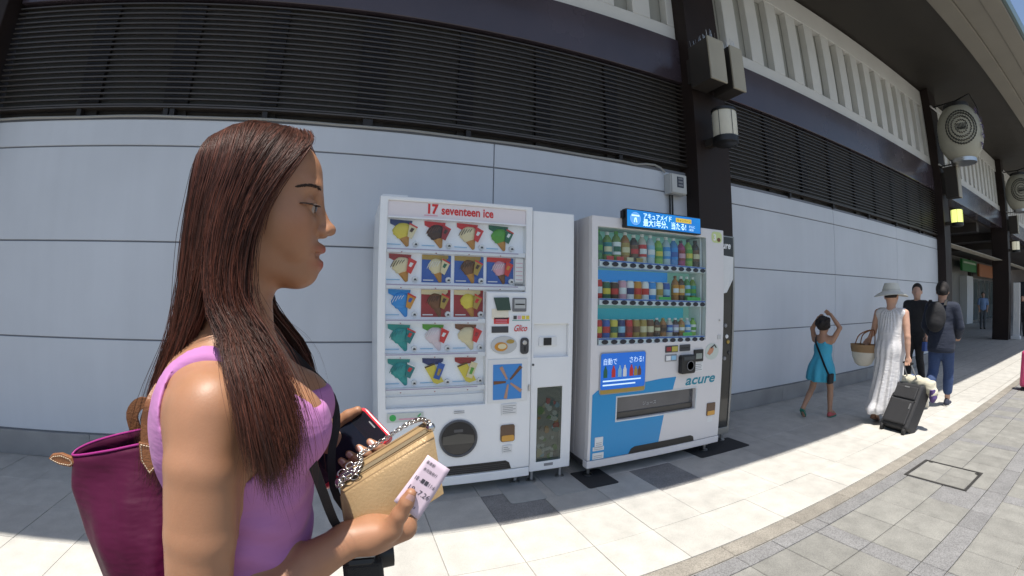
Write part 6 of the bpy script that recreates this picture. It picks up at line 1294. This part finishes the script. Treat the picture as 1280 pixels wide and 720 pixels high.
# --- woman in white dress and hat
w = Figure('woman in a long white dress and pale hat, walking away beside the wall', 5.20, 2.13, 3, 1.50, M_skin2, .007); S = w.S
fd = w.field(.55,.2); w.head(fd, 0,0,1.385, 0); w.trunk(fd); w.arm(fd, (0,-.155,1.205), (-.06,-.205,.96), (-.075,-.225,.765), hand=(-.2,-.1,-1)); w.arm(fd, (0,.155,1.205), (.03,.215,.985), (.0,.245,.93), hand=(.1,.4,-.6))
w.leg(fd, (0,-.06,.78), (.03,-.07,.43), (.02,-.08,.08), foot=(.14,-.08,.03)); w.leg(fd, (0,.06,.78), (-.02,.07,.42), (-.12,.08,.10), foot=(-.02,.08,.03)); w.skin_mesh(fd); w.hair('short')
M_wd = cloth_mat('dress_white', (.66,.65,.66), .85, bs=.35, wr=22); fd = Field(w.o+np.array((-.5,-.45,.05)), w.o+np.array((.45,.45,1.32)), .007); w.trunk(fd, .012)
fd.cone(w.P(0,0,.98), w.P(0,0,.80), .135, .155, .04); fd.chain([w.P(0,0,.80), w.P(-.02,0,.5), w.P(-.05,.02,.17)], [.155,.155,.170], .04); fd.ell(w.P(-.15,.08,.16), (.10,.08,.07), .05)
A_ = np.arctan2((np.arange(fd.n[1])*fd.res+fd.lo[1]-w.o[1])[None,:,None], (np.arange(fd.n[0])*fd.res+fd.lo[0]-w.o[0]+.03)[:,None,None]); zz_ = (np.arange(fd.n[2])*fd.res+fd.lo[2])[None,None,:]
fd.F += (.014*np.sin(13*A_+1.5*np.sin(zz_*6))*np.clip((1.0-zz_)/.5,0,1) + .006*np.sin(17*A_)*np.clip((zz_-.98)/.1,0,1)).astype(np.float32)
fd.cut_where(lambda x,y,z: np.maximum(.10+.03*np.sin(x*14)-z, z-1.262+0*x) + 0*y); w.wear('dress', fd, M_wd); M_sl = mat('sandal_brown', (.14,.07,.04), .6)
w.shoe((-.01,-.08,0), (.20,-.085,0), M_sl, M_sl); w.shoe((-.165,.085,.06), (.0,.09,0), M_sl, M_sl)
hat = thing('sun_hat', 'pale straw hat with a floppy brim on the woman in white', 'hat', tuple(w.P(0,0,1.42))); hc = w.hc
mb = MB().lathe((0,0,0), [(.001,.118),(.045,.125),(.075,.112),(.092,.07),(.098,.035),(.104,.024),(.150,.002),(.188,-.022),(.186,-.026),(.148,-.004),(.100,.016),(.090,.03)], 36); mb.v = [tuple(hc + np.array((v[0]*1.05-.01, v[1]*.98, v[2] + .03 + .012*math.sin(2*math.atan2(v[1],v[0]))*(math.hypot(v[0],v[1])/.18)**2 - (.022 if math.hypot(v[0],v[1]) < .05 else 0)))) for v in mb.v]
mb.build('hat_body', cloth_mat('hat_straw', (.60,.60,.54), .85, 500), hat, smooth=70); mb = MB().lathe((0,0,0), [(.1005,.022),(.0985,.048)], 36); mb.v = [tuple(hc + np.array((v[0]*1.06-.01, v[1]*.99, v[2]+.03))) for v in mb.v]; mb.build('hat_band', cloth_mat('hat_band', (.52,.52,.47), .8), hat, smooth=70)
# basket on her arm
bk = thing('basket_bag', 'woven basket bag, tan above and white below, on the arm of the woman in white', 'bag', tuple(w.P(-.03,.32,.55))); bo = np.array(w.P(-.03,.300,.0))
prof = [(.0,.60),(.055,.602),(.095,.63),(.125,.70),(.138,.76)]; mb = MB().lathe((0,0,0), [(r_, z) for r_, z in prof], 28); mb.v = [(bo[0]+v[0]*.72, bo[1]+v[1]*1.08, v[2]) for v in mb.v]; mb.build('lower_basket', cloth_mat('basket_white', (.62,.58,.50), .9, 260), bk, smooth=True)
mb = MB().lathe((0,0,0), [(.1385,.758),(.148,.80),(.152,.845),(.147,.845),(.140,.80),(.120,.72)], 28); mb.v = [(bo[0]+v[0]*.72, bo[1]+v[1]*1.08, v[2]) for v in mb.v]; mb.build('upper_basket', cloth_mat('basket_tan', (.30,.19,.10), .9, 260), bk, smooth=True)
for dx in (-.07,.07): MB().tube(spline(np.array([(bo[0]+dx,bo[1]+.08,.83),(bo[0]+dx*.7,bo[1]+.04,.95),(bo[0]+dx*.4,bo[1]-.09,1.01),(bo[0]+dx*.6,bo[1]-.11,.95),(bo[0]+dx,bo[1]-.10,.83)]), 16), .007, 6).build('handle', M_lea, bk, smooth=True)
# suitcase she pulls, with a rolled towel strapped on top
sc_ = thing('suitcase', 'black upright suitcase pulled by the woman in white', 'suitcase', (4.93, 1.93, 0)); M_suit = mat('suitcase_black', (.022,.022,.025), .65, noise=(60,.2), bump=(700,.4))
su = Vector((.50,-.10,.86)).normalized(); sl_ = Vector((.16,.985,.02)).normalized(); sl_ = (sl_ - su*sl_.dot(su)).normalized(); sf = su.cross(sl_).normalized(); sb = Vector((4.87, 1.90, .06)); sf = sf if sf.x < 0 else -sf
SP = lambda a, b, c: sb + sl_*a + su*b + sf*c    # across, up the case, out of its back face
MB().obox(SP(0,.25,-.10), sl_*.165, su*.25, sf*.105).build('shell', M_suit, sc_, bevel=.03, seg=3); MB().obox(SP(0,.17,.012), sl_*.13, su*.13, sf*.016).build('front_pocket', M_suit, sc_, bevel=.012); MB().obox(SP(0,.385,.010), sl_*.13, su*.07, sf*.014).build('front_pocket', M_suit, sc_, bevel=.012)
MB().tube([SP(-.14,.305,.008), SP(.14,.305,.008)], .004, 6).build('zip', M_steel if 'M_steel' in globals() else M_sil, sc_); MB().obox(SP(0,.44,.026), sl_*.028, su*.007, sf*.002).build('badge', M_sil, sc_); MB().obox(SP(-.11,.24,.03), sl_*.006, su*.03, sf*.003).build('tag', M_sil, sc_)
for a in (-.13,.13):
    for c in (-.02,-.17): MB().lathe(tuple(Vector(SP(a,-.02,c))*1), [(0,-.014),(.034,-.014),(.036,0),(.034,.014),(0,.014)], 14, 'Y').build('wheel', M_strap, sc_, smooth=True)
hw = w.P(-.085,-.235,.69)
for a in (-.06,.06): MB().tube([SP(a,.50,-.15), Vector(hw) + sl_*a*.8 - su*.02], .007, 6).build('pull_rod', M_sil, sc_, smooth=True)
MB().tube([Vector(hw)+sl_*-.06, Vector(hw)+sl_*.06], .012, 8).build('pull_handle', M_strap, sc_, smooth=True)
tw = thing('folded_towel', 'cream and blue folded towel lying on top of the black suitcase', 'towel', tuple(SP(0,.52,-.1)))
ftw = Field(np.array(SP(0,.5,-.1))-.4, np.array(SP(0,.5,-.1))+.4, .008); ftw.chain([np.array(SP(.15,.535,-.06)), np.array(SP(.0,.565,-.10)), np.array(SP(-.17,.545,-.12)), np.array(SP(-.22,.47,-.14))], [.055,.062,.066,.055], .04); ftw.F += (.006*np.sin((np.arange(ftw.n[1])*ftw.res)[None,:,None]*60+(np.arange(ftw.n[2])*ftw.res)[None,None,:]*40)).astype(np.float32); V, Q = ftw.mesh(); quad_mesh('cloth', relax(V,Q,2), Q, cloth_mat('towel_cream', (.58,.54,.42), .9, bs=.4), tw)
MB().tube([SP(-.225,.50,-.09), SP(-.235,.44,-.14), SP(-.215,.42,-.19)], [.03,.045,.03], 10).build('purple_end', cloth_mat('towel_purple', (.10,.06,.20), .9), tw, smooth=True)
for k_ in range(3): MB().tube([SP(.06-.03*k_,.605,-.06), SP(.05-.035*k_,.622,-.09), SP(.04-.04*k_,.612,-.13)], .008, 6).build('blue_print', cloth_mat('towel_blue', (.10,.16,.36), .9), tw, smooth=True)

# --- man in black turned towards the woman
m = Figure('man in a black t-shirt and black trousers facing the woman in white', 7.75, 2.76, 168, 1.60, M_skin2, .008); S = m.S
fd = m.field(.55,.1); m.head(fd, .02,.03,1.475, 25); m.trunk(fd); m.arm(fd, (0,-.165,1.28), (-.03,-.225,1.03), (.06,-.21,.82), hand=(.2,0,-1)); m.arm(fd, (0,.165,1.28), (-.02,.235,1.03), (.05,.225,.80), hand=(.2,0,-1)); m.leg(fd, (0,-.07,.84), (.05,-.08,.46), (.03,-.09,.08)); m.leg(fd, (0,.07,.84), (-.02,.08,.46), (-.14,.09,.09)); m.skin_mesh(fd); m.hair('short')
M_blk = cloth_mat('black_cotton', (.013,.013,.015), .85); fd = m.field(.45,-.1); m.trunk(fd, .014); m.arm(fd, (0,-.165,1.28), (-.03,-.225,1.03), (.06,-.21,.82), .014, .75); m.arm(fd, (0,.165,1.28), (-.02,.235,1.03), (.05,.225,.80), .014, .75); fd.cut_where(lambda x,y,z: np.maximum(z-1.36*1.0, .80-z)+0*x+0*y); m.wear('t_shirt', fd, M_blk)
fd = m.field(.5,-.5); m.trunk(fd, .008); m.leg(fd, (0,-.07,.84), (.05,-.08,.46), (.03,-.09,.08), .012); m.leg(fd, (0,.07,.84), (-.02,.08,.46), (-.14,.09,.09), .012); fd.cut_where(lambda x,y,z: np.maximum(z-.86, .07-z)+0*x+0*y); m.wear('trousers', fd, M_blk)
m.shoe((-.05,-.09,0), (.20,-.09,0), M_strap, M_strap); m.shoe((-.21,.09,.02), (.03,.09,0), M_strap, M_strap)
hb = thing('hand_bag', 'small blue bag hanging from the hand of the man in black', 'bag', tuple(m.P(.09,.23,.60))); MB().obox(m.P(.09,.24,.645), m.F*.06, m.L*.03, (0,0,.07)).build('pouch', cloth_mat('bag_blue', (.03,.07,.25), .7), hb, bevel=.012); MB().tube(spline(np.array([m.P(.05,.24,.71), m.P(.07,.235,.77), m.P(.11,.235,.77), m.P(.13,.24,.71)]), 10), .006, 6).build('handle', M_strap, hb, smooth=True)

# --- person in navy walking away
n = Figure('person in a navy blouse and rolled blue jeans, walking away behind the man', 6.47, 1.95, 4, 1.57, M_skin2, .008); S = n.S
fd = n.field(.6,.1); n.head(fd, .0,0,1.455, 12); n.trunk(fd); n.arm(fd, (0,-.16,1.255), (.02,-.22,1.02), (.14,-.18,.90), hand=(.7,.2,-.4)); n.arm(fd, (0,.16,1.255), (.02,.22,1.02), (.14,.18,.90), hand=(.7,0,-.4)); n.leg(fd, (0,-.07,.82), (.12,-.085,.46), (.16,-.09,.09)); n.leg(fd, (0,.07,.82), (-.02,.08,.45), (-.26,.085,.16)); n.skin_mesh(fd); n.hair('bun')
M_nb = cloth_mat('navy_blouse', (.016,.022,.042), .85, bs=.4); fd = n.field(.45,-.1); n.trunk(fd, .022); fd.cone(n.P(-.01,0,.98), n.P(-.01,0,.76), .145, .175, .04); 
for b_ in (-1,1): n.arm(fd, (0,.16*b_,1.255), (.02,.22*b_,1.02), (.14,.18*b_,.90), .022, 2.0)
fd.cut_where(lambda x,y,z: np.maximum(z-1.335, .70-z)+0*x+0*y); n.wear('blouse', fd, M_nb)
M_dn = cloth_mat('blue_denim', (.035,.065,.16), .85, bs=.5, wr=24); fd = n.field(.5,-.5); n.trunk(fd, .006); n.leg(fd, (0,-.07,.82), (.12,-.085,.46), (.16,-.09,.09), .018, .70); n.leg(fd, (0,.07,.82), (-.02,.08,.45), (-.26,.085,.16), .018, .72); fd.cut_where(lambda x,y,z: np.maximum(z-.86, .10-z)+0*x+0*y); n.wear('jeans', fd, M_dn)
M_snk = mat('sneaker_navy', (.03,.035,.06), .7); M_sol = mat('sole_white', (.68,.66,.60), .7); n.shoe((.10,-.09,0), (.34,-.095,0), M_snk, M_sol); n.shoe((-.335,.085,.17), (-.205,.09,.005), M_snk, M_sol)
bp = thing('backpack', 'black backpack on the back of the person in navy', 'backpack', tuple(n.P(-.17,.04,.95))); fd = Field(n.o+np.array((-.5,-.4,.85)), n.o+np.array((.2,.4,1.45)), .008); fd.ell(n.P(-.155,.05,1.14), (.085,.13,.19), .03, n.rot()); fd.ell(n.P(-.20,.05,1.06), (.06,.10,.10), .03, n.rot()); V, Q = fd.mesh(); quad_mesh('pack_body', relax(V,Q,2), Q, cloth_mat('pack_black', (.014,.014,.017), .8), bp)
for b_ in (-.06,.15): strap('pack_strap', [n.P(-.12,b_,1.28), n.P(-.03,b_,1.345), n.P(.09,b_*1.1,1.28), n.P(.13,b_*1.2,1.14)], .035, .008, M_strap, bp, up=(0,0,1), T=12)

# --- distant people
def simple(label, x, y, face, H, shirt, trous, hairk='short'):
    d = Figure(label, x, y, face, H, M_skin2, .012); S = d.S; fd = d.field(.5,.1); d.head(fd, 0,0,H-.125); d.trunk(fd)
    for b_ in (-1,1): d.arm(fd, (0,.165*S*b_,1.31*S), (.0,.215*S*b_,1.06*S), (.10,.17*S*b_,.86*S), hand=(.4,0,-.8))
    d.leg(fd, (0,-.07,.86*S), (.04,-.08,.46*S), (.02,-.09,.08)); d.leg(fd, (0,.07,.86*S), (.0,.08,.46*S), (-.05,.09,.08)); d.skin_mesh(fd); d.hair(hairk)
    fd = d.field(.45,-.1); d.trunk(fd, .016)
    for b_ in (-1,1): d.arm(fd, (0,.165*S*b_,1.31*S), (.0,.215*S*b_,1.06*S), (.10,.17*S*b_,.86*S), .016, .8)
    fd.cut_where(lambda x_,y_,z_: np.maximum(z_-1.385*S, .80*S-z_)+0*x_+0*y_); d.wear('shirt', fd, shirt)
    fd = d.field(.45,-.5); d.trunk(fd, .008); d.leg(fd, (0,-.07,.86*S), (.04,-.08,.46*S), (.02,-.09,.08), .014); d.leg(fd, (0,.07,.86*S), (.0,.08,.46*S), (-.05,.09,.08), .014); fd.cut_where(lambda x_,y_,z_: np.maximum(z_-.87*S, .06-z_)+0*x_+0*y_); d.wear('trousers', fd, trous)
    for l_, f_ in ((-.09,-.03),(.09,-.10)): d.shoe((f_,l_,0), (f_+.25,l_,0), M_strap, M_strap)
    return d
simple('far man in a pale blue shirt and grey trousers in front of the shop doors', 25.6, 5.70, 200, 1.72, cloth_mat('shirt_pale_blue', (.22,.33,.55), .8), cloth_mat('trousers_grey', (.10,.11,.12), .8))
d = simple('dark-clothed person at the right edge beside the far pillar', 21.7, 3.28, 190, 1.55, M_blk, cloth_mat('skirt_dark', (.03,.03,.035), .8), 'bob')
fbg = thing('hand_bag', 'brown bag carried by the dark-clothed person at the right edge', 'bag', tuple(d.P(.12,.25,.6))); MB().obox(d.P(.12,.22,.72), d.F*.05, d.L*.14, (0,0,.12)).build('pouch', mat('bag_tan', (.32,.18,.08), .6), fbg, bevel=.02); MB().tube([d.P(.12,.14,.82), d.P(.11,.19,.90), d.P(.12,.26,.82)], .008, 6).build('handle', M_strap, fbg)
# pink suitcase entering at the right edge
ps = thing('suitcase', 'pink suitcase just entering at the right edge of the picture', 'suitcase', (8.72, 1.16, 0)); M_ps = mat('suitcase_pink', (.55,.05,.16), .35, coat=.3)
MB().box(8.56, 8.82, 1.00, 1.285, .06, .60).build('shell', M_ps, ps, bevel=.04, seg=3)
for k_ in range(5): MB().box(8.555, 8.559, 1.04+.045*k_, 1.06+.045*k_, .12, .54).build('rib', M_ps, ps)
for x_ in (8.60,8.78):
    for y_ in (1.04,1.245): MB().lathe((x_, y_, .03), [(0,-.012),(.028,-.012),(.03,0),(.028,.012),(0,.012)], 12, 'Y').build('wheel', M_strap, ps, smooth=True)
for y_ in (1.08,1.20): MB().tube([(8.69,y_,.60),(8.69,y_,.98)], .008, 6).build('pull_rod', M_sil, ps)
MB().tube([(8.69,1.07,.985),(8.69,1.21,.985)], .014, 8).build('pull_handle', M_strap, ps, smooth=True)
